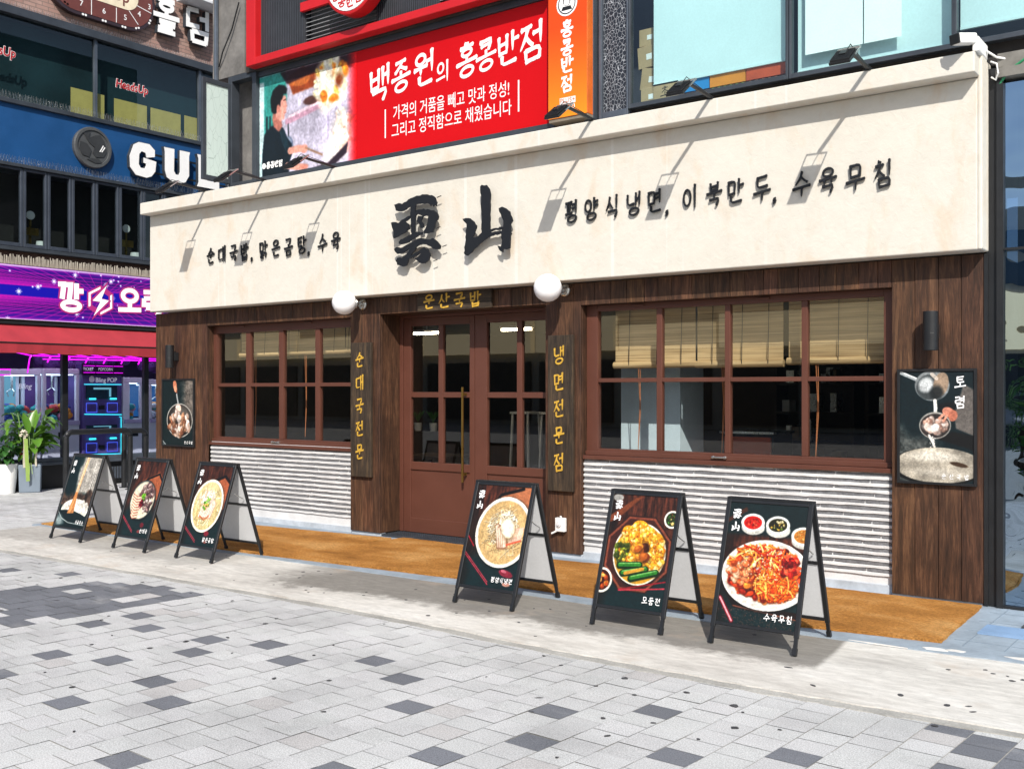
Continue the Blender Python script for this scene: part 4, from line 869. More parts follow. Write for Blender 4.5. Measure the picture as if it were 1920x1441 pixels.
def art_ladle(A):      # left poster
    A.p[:] = A.c('#15282b'); n = A.noise(14, 14, 3) * .5 + A.noise(45, 45, 4) * .5; m = np.clip((A.U - .62 + .1 * n) / .2, 0, 1) * np.clip((.9 - A.V) / .3, 0, 1)
    A.p = A.p * (1 - m[..., None]) + (A.c('#7a736c') * (.55 + .8 * n[..., None])) * m[..., None]
    A.line([(.20, .62), (.30, .45), (.24, .4)], .008, '#6f7c7c', .4); A.ell(.40, .10, .06, .10, '#c88466', -.2); A.ell(.42, .17, .05, .07, '#e0a384', -.3); A.line([(.45, .2), (.47, .26)], .02, '#a05c44')
    A.line([(.46, .28), (.52, .5)], .05, '#7d8486'); A.line([(.455, .28), (.51, .5)], .016, '#d8dcdc')
    A.ell(.55, .80, .42, .34, '#c9c6bf'); A.ell(.55, .80, .40, .32, '#2c2724'); A.ell(.62, .66, .3, .15, '#8a857f', 0, .6, .15); lumps(A, 70, .55, .86, .34, .24, ['#d9b8a4', '#f2ddd0', '#b08468', '#8a5a42', '#fbeee6'], .03, .085, 5, .5); lumps(A, 14, .5, .66, .1, .14, ['#f6e6dc', '#e8cdbd'], .05, .09, 6)
    A.ell(.2, 1.62, .9, .32, '#0c1a1c'); A.line([(0, 1.22), (.2, 1.38), (.55, 1.48), (1, 1.5)], .02, '#c8cccc', .8); A.ell(.06, 1.38, .14, .08, '#a8acac', .7, .8, .06)
def art_pour(A):       # right poster
    A.p[:] = A.c('#10242a'); n = A.noise(10, 10, 3) * .5 + A.noise(40, 40, 4) * .5
    m = np.clip((A.V - .80 + .25 * (A.noise(5, 5, 9) - .5)) / .2, 0, 1) * np.clip((.62 - A.U) / .25, 0, 1); A.p = A.p * (1 - .65 * m[..., None]) + (A.c('#8d8a84') * (.3 + n[..., None])) * .65 * m[..., None]
    A.poly([(.86, .18), (1, .26), (1, .9), (.76, .8), (.74, .6)], '#6f6a66', 1, 4); A.poly([(.72, .84), (1, .9), (1, 1.1), (.5, .95)], '#17191b', 1, 4); A.poly([(.52, .46), (.74, .42), (.76, .62), (.58, .66)], '#141a1e', 1, 4)
    A.line([(0, .01), (.24, .12)], .05, '#aab0b2'); A.line([(0, 0), (.24, .10)], .014, '#f2f4f4')
    A.ell(.44, .20, .235, .215, '#8d9294'); A.ell(.40, .22, .17, .18, '#4c5254', .5); A.ell(.36, .19, .10, .11, '#c8cccd', .6, 1, .04); A.ell(.56, .18, .10, .17, '#a38f7c', .2); A.ell(.50, .30, .09, .10, '#23282a', .2, .9, .05); A.line([(.44, .04), (.5, .1)], .05, '#e8dcd0', .8)
    A.line([(.48, .41), (.49, .52), (.475, .66)], .045, '#f2efe8'); A.line([(.47, .41), (.48, .66)], .015, '#ffffff')
    A.ell(.48, .76, .215, .19, '#a9a6a0', -.1); A.ell(.48, .765, .20, .17, '#3a3433', -.1); lumps(A, 60, .48, .76, .15, .09, ['#e6cfc2', '#f7ece6', '#b89080', '#d8b6a6'], .02, .055, 5, .5); A.ell(.42, .80, .1, .05, '#eee8e0', .3, .8, .05)
    A.ell(.66, .57, .085, .065, '#c98b76', .5); A.ell(.72, .62, .06, .08, '#b87660', .2); A.line([(.60, .60), (.54, .66)], .035, '#d9a08a'); A.line([(.64, .62), (.60, .69)], .03, '#cf937c')
    A.line([(.40, .90), (.46, 1.02), (.49, 1.12), (.5, 1.3)], .03, '#eeeae2'); lumps(A, 30, .45, 1.02, .05, .12, ['#f5f2ec'], .006, .014, 8)
    A.ell(.50, 1.34, .62, .27, '#1a1c1c'); A.ell(.52, 1.32, .60, .25, '#bdb6a8'); A.p[:] = A.p; n3 = A.noise(6, 9, 12)
    mm = (((A.U - .52) / .6) ** 2 + ((A.V - 1.32) / .25) ** 2 < 1); A.p[mm] *= (.72 + .45 * n3[mm])[:, None]; A.ell(.45, 1.2, .3, .06, '#e9e5da', 0, .7, .06); A.ell(.55, 1.42, .35, .05, '#d8d2c6', 0, .6, .06)
    A.ell(.80, 1.30, .12, .03, '#4a382a', .2)
CJK = '雲山'
def name_on_print(fr, parent, x, z, s_):
    m = MB()
    for P, dz in ((CLOUD, 0), (MOUNT, -1)):
        xs = [a for q in P for a, b in q]; zs = [b for q in P for a, b in q]; cx = (min(xs) + max(xs)) / 2; cz = (min(zs) + max(zs)) / 2; k = s_ / (max(zs) - min(zs))
        for i, q in enumerate(P): m.prism([(x + (a - cx) * k, z + dz * s_ * 1.32 + (b - cz) * k) for a, b in q], fr, .0022, .0027 + i * .00008)
    m.build('lettering', M_WINK, parent)

def a_board(cx, fn, text, label, tsz, seed, wh=.56):
    t = thing('sandwich_board', label, 'signboard', (cx, -1.90, .012), 'sandwich boards in front of the restaurant')
    bx, by, bz = cx, -1.90, .012; hw = wh / 2; Hh = .885; D = .285; T = .030
    def fp(u, v, sgn): return Vector((bx + u, by + sgn * (D * (1 - v / Hh) + .012), bz + v))
    for sgn, nm in ((-1, 'front_frame'), (1, 'rear_frame')):
        m = MB(); n = Vector((0, sgn * Hh, D)).normalized()
        for sx in (-1, 1): m.bar(fp(sx * (hw - T / 2), .10, sgn), fp(sx * (hw - T / 2), Hh, sgn), T, .022, up=n)
        m.bar(fp(-hw + T, .125, sgn), fp(hw - T, .125, sgn), .022, .026, up=n); m.bar(fp(-hw + T, Hh - .012, sgn), fp(hw - T, Hh - .012, sgn), .022, .024, up=n)
        if sgn > 0: m.bar(fp(-hw + T, .50, sgn), fp(hw - T, .50, sgn), .022, .024, up=n)
        fo = m.build(nm, M_BLACK, t, bevel=.003, seg=1)
        for sx in (-1, 1):
            q = MB(); q.bar(fp(sx * (hw - T / 2), .03, sgn), fp(sx * (hw - T / 2), .12, sgn), .021, .018, up=n); lg = q.build('leg', M_BLACK, t)
            q = MB(); q.bar(fp(sx * (hw - T / 2), 0, sgn) + Vector((0, 0, .004)), fp(sx * (hw - T / 2), .045, sgn), .027, .026, up=n); q.build('rubber_foot', M_BLACK, lg)
        r = Vector((1, 0, 0)) if sgn < 0 else Vector((-1, 0, 0)); up = (fp(0, Hh, sgn) - fp(0, .1, sgn)).normalized()
        base = fp(0, 0, sgn); L_ = (fp(0, Hh, sgn) - base).length; fr = frame(base, r, up)
        q = MB(); q.prism([(-hw + T, .13), (hw - T, .13), (hw - T, L_ - .02), (-hw + T, L_ - .02)], fr, -.004, .003); q.build('panel', M_ACRYL, t)
        if sgn < 0:
            x1 = hw - T + .002; z0, z1 = .135, L_ - .022; A = Art(170, (z1 - z0) / (2 * x1), '#10282b', seed); fn(A); A.photo(1, .2, seed * 7); A.grain(.06)
            po = A.mesh('picture', fr, -x1, x1, z0, z1, M_PRINT, t, .0045); po['label'] = 'printed picture of ' + label.split(' showing ')[1].split(', ')[0]
            f2 = lambda a, b, d=0: fr(a, b, d + .0045)
            name_on_print(f2, po, -x1 + .055, z1 - .075, .062)
            m = MB(); nchar = len(text.replace(' ', '')); line(m, text, f2, tsz, x1 - .035 - (len(text) - 1) * tsz * 1.13, x1 - .04, z0 + .07, wd=.125, d0=.0022, d1=.0027, asp=.86, tilt=.05); m.build('caption', M_WINK, po)
    m = MB(); m.bar((bx - hw, by, bz + Hh + .006), (bx + hw, by, bz + Hh + .006), .050, .014); m.build('hinge_cap', M_BLACK, t, bevel=.003, seg=1)
    m = MB()
    for sx in (-1, 1):
        x = bx + sx * (hw - .05); y0 = D * (1 - .56 / Hh); m.tube([(x, by - y0, bz + .555), (x, by - y0 * .25, bz + .60), (x, by, bz + .615), (x, by + y0 * .3, bz + .59), (x, by + y0, bz + .555)], .004, 6)
    m.build('spreader_wire', M_STEEL, t)
a_board(-10.36, art_rice, '사골국수', 'sandwich board showing a wooden paddle in steaming rice, leftmost in the row', .036, 1, .60)
a_board(-9.21, art_sausage, '순대국', 'sandwich board showing sliced sausage in a dark bowl, second from the left', .042, 2, .56)
a_board(-8.17, art_broth, '맑은곰탕', 'sandwich board showing clear beef soup in a cream bowl, third from the left', .040, 3, .56)
a_board(-4.735, art_cold, '평양식냉면', 'sandwich board showing cold noodles with a boiled egg, in front of the door', .037, 4, .565)
a_board(-3.525, art_pancake, '모둠전', 'sandwich board showing golden pancakes in a white bowl, second from the right', .045, 5, .555)
a_board(-2.635, art_noodle, '수육무침', 'sandwich board showing red spicy noodles under three sauce bowls, rightmost in the row', .044, 6, .575)

def poster(x0, x1, z0, z1, fn, label, texts):
    t = thing('framed_poster', label, 'poster', ((x0 + x1) / 2, 0, z0)); m = MB(); f = .02
    m.box(x0, x0 + f, -.036, -.006, z0, z1); m.box(x1 - f, x1, -.036, -.006, z0, z1); m.box(x0 + f, x1 - f, -.036, -.006, z0, z0 + f); m.box(x0 + f, x1 - f, -.036, -.006, z1 - f, z1); m.build('frame', M_BLACK, t, bevel=.002, seg=1)
    A = Art(190, (z1 - z0 - 2 * f) / (x1 - x0 - 2 * f), '#15282b', 9); fn(A); A.photo(1, .2); A.grain(.06); fr = shop(-.024); po = A.mesh('picture', fr, x0 + f, x1 - f, z0 + f, z1 - f, M_PRINT, t)
    m = MB(); m.box(x0 + f, x1 - f, -.0235, -.008, z0 + f, z1 - f); m.build('backing', M_BLACK, t)
    m = MB()
    for tx, s_, xa, za, xb, zb in texts: line(m, tx, fr, s_, xa, xb, za, zb, wd=.135, d0=.0014, d1=.0019, asp=.9, tilt=.1)
    m.build('caption', M_WINK, po)
poster(-2.40, -1.83, .89, 1.76, art_pour, 'framed poster of broth poured from a ladle, on the right pillar', [('토렴', .085, -1.945, 1.655, -1.945, 1.51), ('운산국밥', .036, -2.06, .955, -1.90, .955)])
poster(-11.79, -11.11, .875, 1.745, art_ladle, 'smaller framed poster of meat in a strainer ladle, on the left panel', [('운산국밥', .036, -11.30, .93, -11.16, .93)])

# outlet box
t = thing('socket_box', 'white outdoor socket box on the plank pillar right of the door', 'socket', (-5.50, 0, .26))
m = MB(); m.box(-5.56, -5.455, -.05, -.006, .265, .395); m.build('box', M_WHITE, t, bevel=.006)
m = MB(); m.lathe([(0, -.062), (.026, -.062), (.030, -.05), (.030, -.045)], (-5.515, 0, .335), 20, 'y'); m.lathe([(0, -.07), (.012, -.07), (.014, -.062), (.014, -.05)], (-5.515, 0, .335), 16, 'y'); m.build('dial', M_ACRYL, t)
m = MB(); m.prism([(-5.60, .235), (-5.545, .262), (-5.55, .275), (-5.605, .25)], shop(-.02), 0, .03); m.tube([(-5.5, -.03, .395), (-5.505, -.03, .41), (-5.515, -.03, .405)], .006, 6); m.build('plug', M_WHITE, t)

# coir mats
def coir(pts_front, pts_back, z, label, seed):
    r = random.Random(seed); n = 110; mrows = 18; m = MB(); rows = []
    def along(P, t):
        L_ = len(P) - 1; k = min(int(t * L_), L_ - 1); q = t * L_ - k; return (P[k][0] + (P[k + 1][0] - P[k][0]) * q, P[k][1] + (P[k + 1][1] - P[k][1]) * q)
    vs = []
    for j in range(mrows + 1):
        for i in range(n + 1):
            f = along(pts_front, i / n); b = along(pts_back, i / n); q = j / mrows; e = 0 if i in (0, n) or j in (0, mrows) else 1
            vs.append((f[0] + (b[0] - f[0]) * q + (r.uniform(-.004, .004) if not e else 0), f[1] + (b[1] - f[1]) * q + (r.uniform(-.006, .004) if j == 0 else 0), z + (.020 + .006 * sin(i * .31 + j * .5) * sin(j * .4) if e else .014) + r.uniform(-.0015, .0015)))
    fs = [(j * (n + 1) + i, j * (n + 1) + i + 1, (j + 1) * (n + 1) + i + 1, (j + 1) * (n + 1) + i) for j in range(mrows) for i in range(n)]
    m.add(vs, fs)
    ring = [vs[i] for i in range(n + 1)] + [vs[j * (n + 1) + n] for j in range(1, mrows + 1)] + [vs[mrows * (n + 1) + i] for i in range(n - 1, -1, -1)] + [vs[j * (n + 1)] for j in range(mrows - 1, 0, -1)]
    k = len(ring); m.add(ring + [(x, y, z - .004) for x, y, _ in ring], [(i, (i + 1) % k, (i + 1) % k + k, i + k) for i in range(k)])
    for _ in range(2600):            # stray fibres
        t_ = r.random(); e = r.random()
        if e < .45: p = along(pts_front, t_)
        elif e < .6: p = (pts_front[-1][0] + (pts_back[-1][0] - pts_front[-1][0]) * t_, pts_front[-1][1] + (pts_back[-1][1] - pts_front[-1][1]) * t_)
        else: f = along(pts_front, t_); b = along(pts_back, t_); q = r.random(); p = (f[0] + (b[0] - f[0]) * q, f[1] + (b[1] - f[1]) * q)
        a = r.uniform(0, 6.28); l = r.uniform(.006, .016); z0 = z + (.012 if e < .6 else .021)
        m.add([(p[0] - .0015, p[1], z0), (p[0] + .0015, p[1], z0), (p[0] + l * cos(a), p[1] + l * sin(a), z0 + r.uniform(-.004, .008))], [(0, 1, 2)])
    return tag(m.build('coir_mat', M_COIR, None), label, 'mat', 'coir mats along the shop front')
coir([(-11.8, -1.66), (-10, -1.64), (-8.06, -1.62), (-7.55, -1.58)], [(-11.8, -.32), (-10, -.29), (-8.5, -.16), (-7.65, -.08)], .017, 'orange coir mat under the smaller window and the left boards', 1)
coir([(-7.62, -1.585), (-6.6, -1.53), (-5.585, -1.46), (-4.2, -1.47), (-2.6, -1.45), (-1.74, -1.352)], [(-7.55, .0), (-6.6, -.03), (-5.6, -.25), (-4.2, -.10), (-3.0, -.05), (-1.785, -.06)], .021, 'orange coir mat from the door to the right end of the shop front', 2)

# CCTV camera at the right end of the cornice
t = thing('security_camera', 'white bullet security camera at the right end of the cornice', 'camera', (-1.78, -.30, 4.0))
m = MB(); m.box(-1.80, -1.755, -.30, -.02, 4.003, 4.11); m.build('mount', M_WHITE, t, bevel=.01)
m = MB(); d = Vector((-.25, -.55, -.10)).normalized(); p0 = Vector((-1.80, -.27, 4.10)); m.bar(p0, p0 + d * .19, .085, .075); m.build('body', M_WHITE, t, bevel=.015)
m = MB(); m.bar(p0 + d * .19, p0 + d * .205, .082, .072); m.build('lens_face', M_BLACK, t, bevel=.01)
m = MB(); m.tube([(-1.76, -.1, 4.06), (-1.70, .0, 4.02), (-1.62, .04, 4.0), (-1.5, .05, 3.98)], .008, 6); m.build('cable', M_WHITE, t)

# ------------------------------------------------------------------ the storey above
B2 = thing('upper_storey', 'grey metal framed upper storey with pale blue blinds above the cream cornice', 'building', (-6, 2, 4.0))
m = MB(); m.box(-10.0, -1.6, .25, 6, 4.0, 4.06); m.box(-10.77, 5, 3.2, 6, 4.0, 9); m.build('wall', M_DKMETAL, B2)
m = MB(); m.box(-10.77, -10.16, .0, .5, 5.45, 9); m.box(-10.77, -10.30, .25, .6, 4.0, 5.45); m.build('column', plain('stained_concrete_column', (.20, .19, .18, 1), .85, var=.5, scale=3, bump=.4, bscale=20, fine=.2), B2, bevel=.004)
m = MB(); m.box(-10.30, -10.0, .30, .34, 4.0, 5.42); m.build('back_panel', plain('beige_panel', (.33, .30, .26, 1), .7), B2)
m = MB(); m.box(-10.47, -10.40, .0, .12, 4.1, 5.45); m.box(-10.02, -9.945, .0, .12, 4.1, 5.45); m.box(-10.40, -10.02, .0, .12, 5.38, 5.45); m.box(-10.40, -10.02, .0, .12, 4.05, 4.14)
m.box(-9.945, -5.62, .03, .12, 5.365, 5.43); m.box(-9.945, -5.62, .03, .12, 4.0, 4.158); m.build('opening_frame', M_DKMETAL, B2, bevel=.004)
m = MB(); m.box(-10.1, -5.1, -.02, .12, 5.43, 5.55); m.box(-5.17, -1.2, .12, .20, 4.0, 4.19); m.build('beam', plain('rusty_dark_beam', (.035, .03, .028, 1), .8, var=.5), B2)
def upper_pane(x0, x1, label, m_=M_GLASSD):
    f = MB(); w_ = .022; zb, zt = 4.195, 6.6
    f.box(x0 - w_, x0, .03, .10, zb - .04, zt); f.box(x1, x1 + w_, .03, .10, zb - .04, zt); f.box(x0, x1, .03, .10, zb - .04, zb); f.box(x0, x1, .035, .1, zt - .04, zt)
    o = f.build('window', M_DKMETAL, B2, bevel=.003, seg=1); o['label'] = label
    p = MB(); p.quad((x0, .06, zb), (x1, .06, zb), (x1, .06, zt - .04), (x0, .06, zt - .04)); p.build('pane', m_, o)
M_UPG = glass('upper_glass', (.78, .90, .90, 1), 1.5, 0, 1.3)
upper_pane(-4.79, -3.319, 'upper window beside the cracked pane', M_UPG); upper_pane(-3.27, -2.021, 'upper window with white papers', M_UPG); upper_pane(-1.985, -.5, 'upper window at the right edge', M_UPG)
M_BLIND = plain('pale_blue_blind', (.60, .75, .77, 1), .7, var=.08, scale=1.5)
for a, b, z, y in ((-4.60, -3.30, 4.36, .13), (-3.26, -2.03, 4.24, .16), (-1.98, -.5, 4.33, .13)):
    m = MB(); m.box(a, b, y, y + .01, z, 6.6); m.box(a, b, y - .01, y + .018, z - .02, z); m.build('roller_blind', M_BLIND, B2)
m = MB(); m.box(-5.262, -5.165, .0, .12, 4.06, 7); m.box(-5.12, -5.088, .02, .12, 4.06, 7); m.box(-4.83, -4.813, .03, .10, 4.06, 7); m.box(-5.088, -4.83, .03, .1, 4.06, 4.165); m.build('mullion', M_GREYMET, B2, bevel=.004)
def mat_crack():
    k = Nodes('peeling_film'); v = k.n('TexVoronoi', feature='DISTANCE_TO_EDGE'); v.inputs['Scale'].default_value = 34; k.l(k.coord((1, 1, .8)), v.inputs['Vector'])
    k.base(k.ramp(v.outputs['Distance'], [(.012, (.36, .38, .41)), (.045, (.016, .018, .024))])); return k.set(.35, 0, .5)
m = MB(); m.box(-5.088, -4.83, .06, .07, 4.165, 7); m.build('peeling_pane', mat_crack(), B2)
m = MB(); m.box(-4.80, -1.6, .9, .92, 4.0, 6.6); m.build('back_wall', plain('dim_teal_wall', (.03, .06, .075, 1), .8), B2)
m = MB(); m.box(-10.77, 5, .0, 6, 8.98, 9.04); m.build('roof_slab', M_DKMETAL, B2)
m = MB(); m.tube([(-4.70 + .012 * sin(k * 2.2), .42, 4.9 + k * .06) for k in range(30)], .05, 10); m.build('ribbed_duct', plain('duct', (.05, .08, .10, 1), .4), B2)
# casement standing open
t = 0
cs = MB(); xk = -10.44; w_ = .05
cs.box(xk - .02, xk + .02, -.41, -.36, 4.13, 5.36); cs.box(xk - .02, xk + .02, -.03, .03, 4.13, 5.36); cs.box(xk - .02, xk + .02, -.36, -.03, 4.13, 4.19); cs.box(xk - .02, xk + .02, -.36, -.03, 5.30, 5.36)
o = cs.build('casement', M_DKMETAL, B2, bevel=.004); o['label'] = 'casement of crazed frosted glass standing open at the left corner'
def mat_frost():
    k = Nodes('crazed_frosted_glass'); v = k.n('TexVoronoi', feature='DISTANCE_TO_EDGE'); v.inputs['Scale'].default_value = 9; k.l(k.coord((1, 1.8, .7)), v.inputs['Vector'])
    k.base(k.ramp(v.outputs['Distance'], [(.006, (.30, .38, .36)), (.018, (.50, .60, .565))])); return k.set(.3, 0, .5)
m = MB(); m.box(xk - .004, xk + .004, -.36, -.03, 4.19, 5.30); m.build('pane', mat_frost(), o)
# boxes and sheets behind the glass
def carton(x, y, z, w_, d, h, rot, label, grp='cartons behind the upper window'):
    t = thing('cardboard_box', label, 'box', (x, y, z), grp); m = MB(); c, s_ = cos(rot), sin(rot)
    P = [(-w_ / 2, 0), (w_ / 2, 0), (w_ / 2, h), (-w_ / 2, h)]; P = [(x + a * c - b * s_, z + a * s_ + b * c) for a, b in P]; m.prism(P, shop(y), -d, 0); m.build('carton', M_CARD, t, bevel=.004)
    q = MB(); P = [(w_ * .0, h * .35), (w_ * .32, h * .35), (w_ * .32, h * .62), (w_ * .0, h * .62)]; q.prism([(x + a * c - b * s_, z + a * s_ + b * c) for a, b in P], shop(y), .001, .002); q.build('paper_label', M_WHITE, t)
carton(-4.66, .14, 4.18, .16, .12, .17, 0, 'brown carton standing on the sill at the left of the upper window')
carton(-4.715, .22, 4.352, .17, .2, .2, RAD(-8), 'tilted brown carton in the middle of the pile')
carton(-4.72, .22, 4.56, .18, .2, .2, RAD(4), 'brown carton near the top of the pile')
carton(-4.73, .24, 4.765, .17, .2, .16, 0, 'small brown carton topmost in the pile')
m = MB(); m.box(-4.60, -4.35, .12, .126, 4.19, 4.355); tag(m.build('carton_sheet', M_CARD), 'flat brown cardboard sheet with a stamp, low behind the upper window', 'cardboard')
m = MB(); line(m, '초', shop(.12), .09, -4.48, -4.48, 4.275, wd=.08, d0=.0005, d1=.001); o = m.build('stamp', M_DARKIN, bpy.data.objects['carton_sheet'])
for (a, b, c, l, st) in ((-4.34, -4.06, H('#2a86c8'), 'blue crate low behind the upper window', 0), (-4.05, -3.72, H('#e08a2a'), 'orange crate low behind the upper window', 1), (-3.71, -3.36, H('#c4502a'), 'rust red crate low behind the upper window', 2)):
    t = thing('produce_crate', l, 'crate', ((a + b) / 2, .2, 4.19), 'coloured crates behind the upper window'); m = MB(); mt = plain('crate_' + ('blue', 'orange', 'rust')[st], c, .5)
    m.box(a, b, .14, .3, 4.24, 4.345); m.build('body', mt, t); m = MB(); m2 = plain('crate_fruit_' + ('red', 'green', 'brown')[st], H(('#c86a52', '#8a9a4a', '#7a4a30')[st]), .6)
    for k in range(6): m.lathe([(0, 4.19), ((b - a) / 12 - .002, 4.19), ((b - a) / 12 - .002, 4.236), (0, 4.239)], (a + (b - a) * (k + .5) / 6, .17, 0), 10)
    m.build('slatted_base', m2, t)
M_PAPER = plain('white_paper', (.86, .88, .87, 1), .8, var=.04)
for a, b, z, l in ((-3.17, -2.70, 4.34, 'left white paper sheet taped inside the upper window'), (-2.69, -2.40, 4.34, 'right white paper sheet taped inside the upper window')):
    m = MB(); m.box(a, b, .085, .088, z, 6.5); tag(m.build('paper_sheet', M_PAPER), l, 'paper')

# red sign frame with ribbed panels, round plate
t = thing('red_frame_sign', 'red box frame sign with dark ribbed panels at the top of the photo', 'sign', (-8, -.1, 5.45))
m = MB(); m.box(-9.945, -9.78, -.15, .1, 5.445, 7.4); m.box(-9.78, -5.6, -.15, .1, 5.445, 5.53); m.box(-9.78, -5.6, -.15, .1, 7.3, 7.4); m.build('frame', M_RED, t, bevel=.006)
M_RIBM = plain('dark_ribbed_metal', (.05, .055, .065, 1), .45, .2)
for a, b in ((-9.78, -9.06), (-7.88, -7.02)):
    x = a; m = MB()
    while x < b: m.box(x, x + .016, -.06, .08, 5.532, 7.3); m.box(x + .016, x + .03, -.045, .08, 5.532, 7.3); x += .03
    m.build('ribbed_panel', M_RIBM, t)
M_LOUV = plain('grey_louvre', (.24, .25, .26, 1), .5)
for a, b in ((-9.05, -7.89), (-7.01, -5.6)):
    m = MB(); z = 5.56; m.box(a, b, .05, .08, 5.532, 7.3)
    while z < 7.28: m.add([(a, -.03, z), (b, -.03, z), (b, .04, z + .028), (a, .04, z + .028), (a, -.03, z + .008), (b, -.03, z + .008), (b, .04, z + .036), (a, .04, z + .036)], [(0, 3, 2, 1), (4, 5, 6, 7), (0, 1, 5, 4), (1, 2, 6, 5), (2, 3, 7, 6), (3, 0, 4, 7)]); z += .048
    m.build('louvre', M_LOUV, t)
m = MB(); m.box(-9.05, -7.89, -.10, -.06, 5.92, 6.02); m.build('red_stripe', M_RED, t)
t = thing('round_sign', 'round white plate with a red rim on the red frame sign', 'sign', (-8.03, -.3, 6.02))
m = MB(); m.lathe([(0, -.15), (.40, -.15), (.40, -.30), (.385, -.305), (0, -.305)], (-8.03, 0, 6.02), 40, 'y'); m.build('rim', M_RED, t)
m = MB(); m.lathe([(0, -.312), (.365, -.312), (.367, -.305)], (-8.03, 0, 6.02), 40, 'y'); m.build('plate', M_WHITE, t)
m = MB()
for i, ch in enumerate('홍콩반점0'): 
    a = RAD(-90 + (i - 2) * 27)
    if ch == '0': stroke(m, shop(-.312), ('o', -8.03 + .27 * cos(a), 6.02 + .27 * sin(a), .03, .04), .02, 0, .002, True)
    else: glyph(m, ch, shop(-.312), .115, -8.03 + .275 * cos(a), 6.02 + .275 * sin(a), wd=.14, d0=0, d1=.002)
m.build('lettering', M_RED, t)

# the red banner
t = thing('banner_sign', 'long red banner with white lettering and a picture of a cook at a flaming wok', 'banner', (-7.8, .04, 4.16))
m = MB(); m.box(-8.33, -5.62, .055, .075, 4.16, 5.36); m.build('red_sheet', plain('red_banner_vinyl', (.50, .003, .006, 1), .5, var=.05, scale=1, bump=0, fine=.03, spec=.15), t)
A = Art(230, 1.2 / 1.66, '#b9aecb', 3)
n = A.noise(7, 5, 2)[..., None]; A.p = A.c('#d5cfe2') * (.78 + .38 * n)
A.poly([(0, 0), (.28, 0), (.30, .2), (.12, .5), (0, .55)], '#3c9c94', 1, 4); A.poly([(0, .04), (.05, .04), (.05, .72), (0, .72)], '#cfe6e8', 1, 3); A.poly([(.30, .06), (.46, .0), (.62, .06), (.58, .16), (.36, .18)], '#9c4a22', 1, 4); A.ell(.42, .08, .12, .05, '#c8743a', .1)
A.poly([(.22, .0), (1, 0), (1, .10), (.6, .06), (.3, .1)], '#2c1720', .9, 4); A.line([(.30, .36), (.78, .27)], .045, '#c9a0b4'); A.line([(.32, .33), (.78, .25)], .02, '#f0d8e4'); A.ell(.55, .25, .08, .03, '#5a3a34'); A.ell(.66, .25, .06, .025, '#7c5248')
for x in (.72, .80, .86): A.line([(x, .22), (x, .6)], .01, '#a08cb8', .6)
A.line([(.08, .3), (.08, .42)], .02, '#20303a'); A.line([(.115, .3), (.115, .40)], .016, '#20303a'); A.line([(.31, .38), (.315, .48)], .014, '#3a3f46'); A.ell(.315, .53, .05, .065, '#7e8aa2'); A.ell(.31, .52, .03, .045, '#a9b4c8')
A.ell(.73, .09, .12, .10, '#fff8d8', 0, 1, .06); A.ell(.72, .20, .09, .14, '#fff4d0', .2, 1, .06); A.ell(.80, .24, .09, .08, '#fffdf2', 0, 1, .05); lumps(A, 40, .74, .14, .16, .14, ['#fff2c0', '#ffd070', '#f08a2a', '#fffbe8'], .015, .045, 21, .9); A.ell(.83, .16, .04, .05, '#6a2410', 0, .7, .03); A.ell(.71, .10, .06, .06, '#e8f0f0', 0, .8, .04)
A.ell(.86, .54, .10, .12, '#fff6ec', -.5, 1, .08); A.ell(.78, .62, .10, .08, '#fffaf4', -.5, 1, .06); lumps(A, 50, .86, .50, .09, .14, ['#fff8ee', '#ffe6d2', '#ffffff', '#f8c8b0'], .012, .04, 22, .95)
A.poly([(.55, .72), (.72, .70), (.86, .62), (.92, .58), (.90, .66), (.78, .725), (.55, .725)], '#3a2c3a', 1, 2)
A.poly([(.03, .725), (.03, .55), (.05, .42), (.12, .37), (.20, .36), (.26, .40), (.30, .47), (.35, .52), (.35, .60), (.32, .66), (.32, .725)], '#10202b', 1, 2); A.poly([(.20, .38), (.27, .42), (.31, .50), (.33, .56), (.28, .54), (.24, .46)], '#1c3540', 1, 3); A.line([(.22, .40), (.25, .50), (.3, .58)], .008, '#3b5a66', .5)
A.poly([(.15, .26), (.235, .33), (.25, .385), (.21, .42), (.155, .375), (.14, .32)], '#b9786a', 1, 2); A.poly([(.17, .18), (.285, .17), (.292, .22), (.30, .255), (.288, .265), (.29, .29), (.275, .30), (.27, .335), (.225, .345), (.18, .31)], '#e2a596', 1, 2)
A.poly([(.130, .262), (.118, .18), (.145, .115), (.21, .085), (.27, .10), (.302, .128), (.29, .165), (.262, .158), (.248, .195), (.232, .20), (.226, .245), (.20, .235), (.185, .285), (.155, .285)], '#17171c', 1, 2); A.ell(.205, .255, .018, .03, '#cf8b7c'); A.line([(.262, .205), (.285, .20)], .008, '#3a2420'); A.line([(.27, .295), (.288, .293)], .006, '#a05c54')
A.line([(.33, .57), (.42, .565), (.47, .575)], .05, '#e6ab9a'); A.ell(.48, .575, .035, .03, '#dd9c8c'); A.line([(.49, .57), (.66, .64)], .014, '#a8866e'); A.line([(.30, .67), (.40, .69), (.47, .70)], .045, '#e6ab9a'); A.ell(.48, .70, .04, .02, '#d89484')
m_ = np.clip((A.U - .90) / .09, 0, 1)[..., None]; A.p = A.p * (1 - m_) + A.c('#dc0a14') * m_; A.photo(2, .22, 5); A.grain(.04)
po = A.mesh('picture', shop(.055), -9.94, -8.30, 4.16, 5.36, M_PRINT, t, .003); po['label'] = 'printed picture of a cook tossing a flaming wok'
m = MB(); m.box(-9.94, -8.33, .056, .075, 4.16, 5.36); m.build('backing', M_DKMETAL, t)
fr = shop(.055); m = MB()
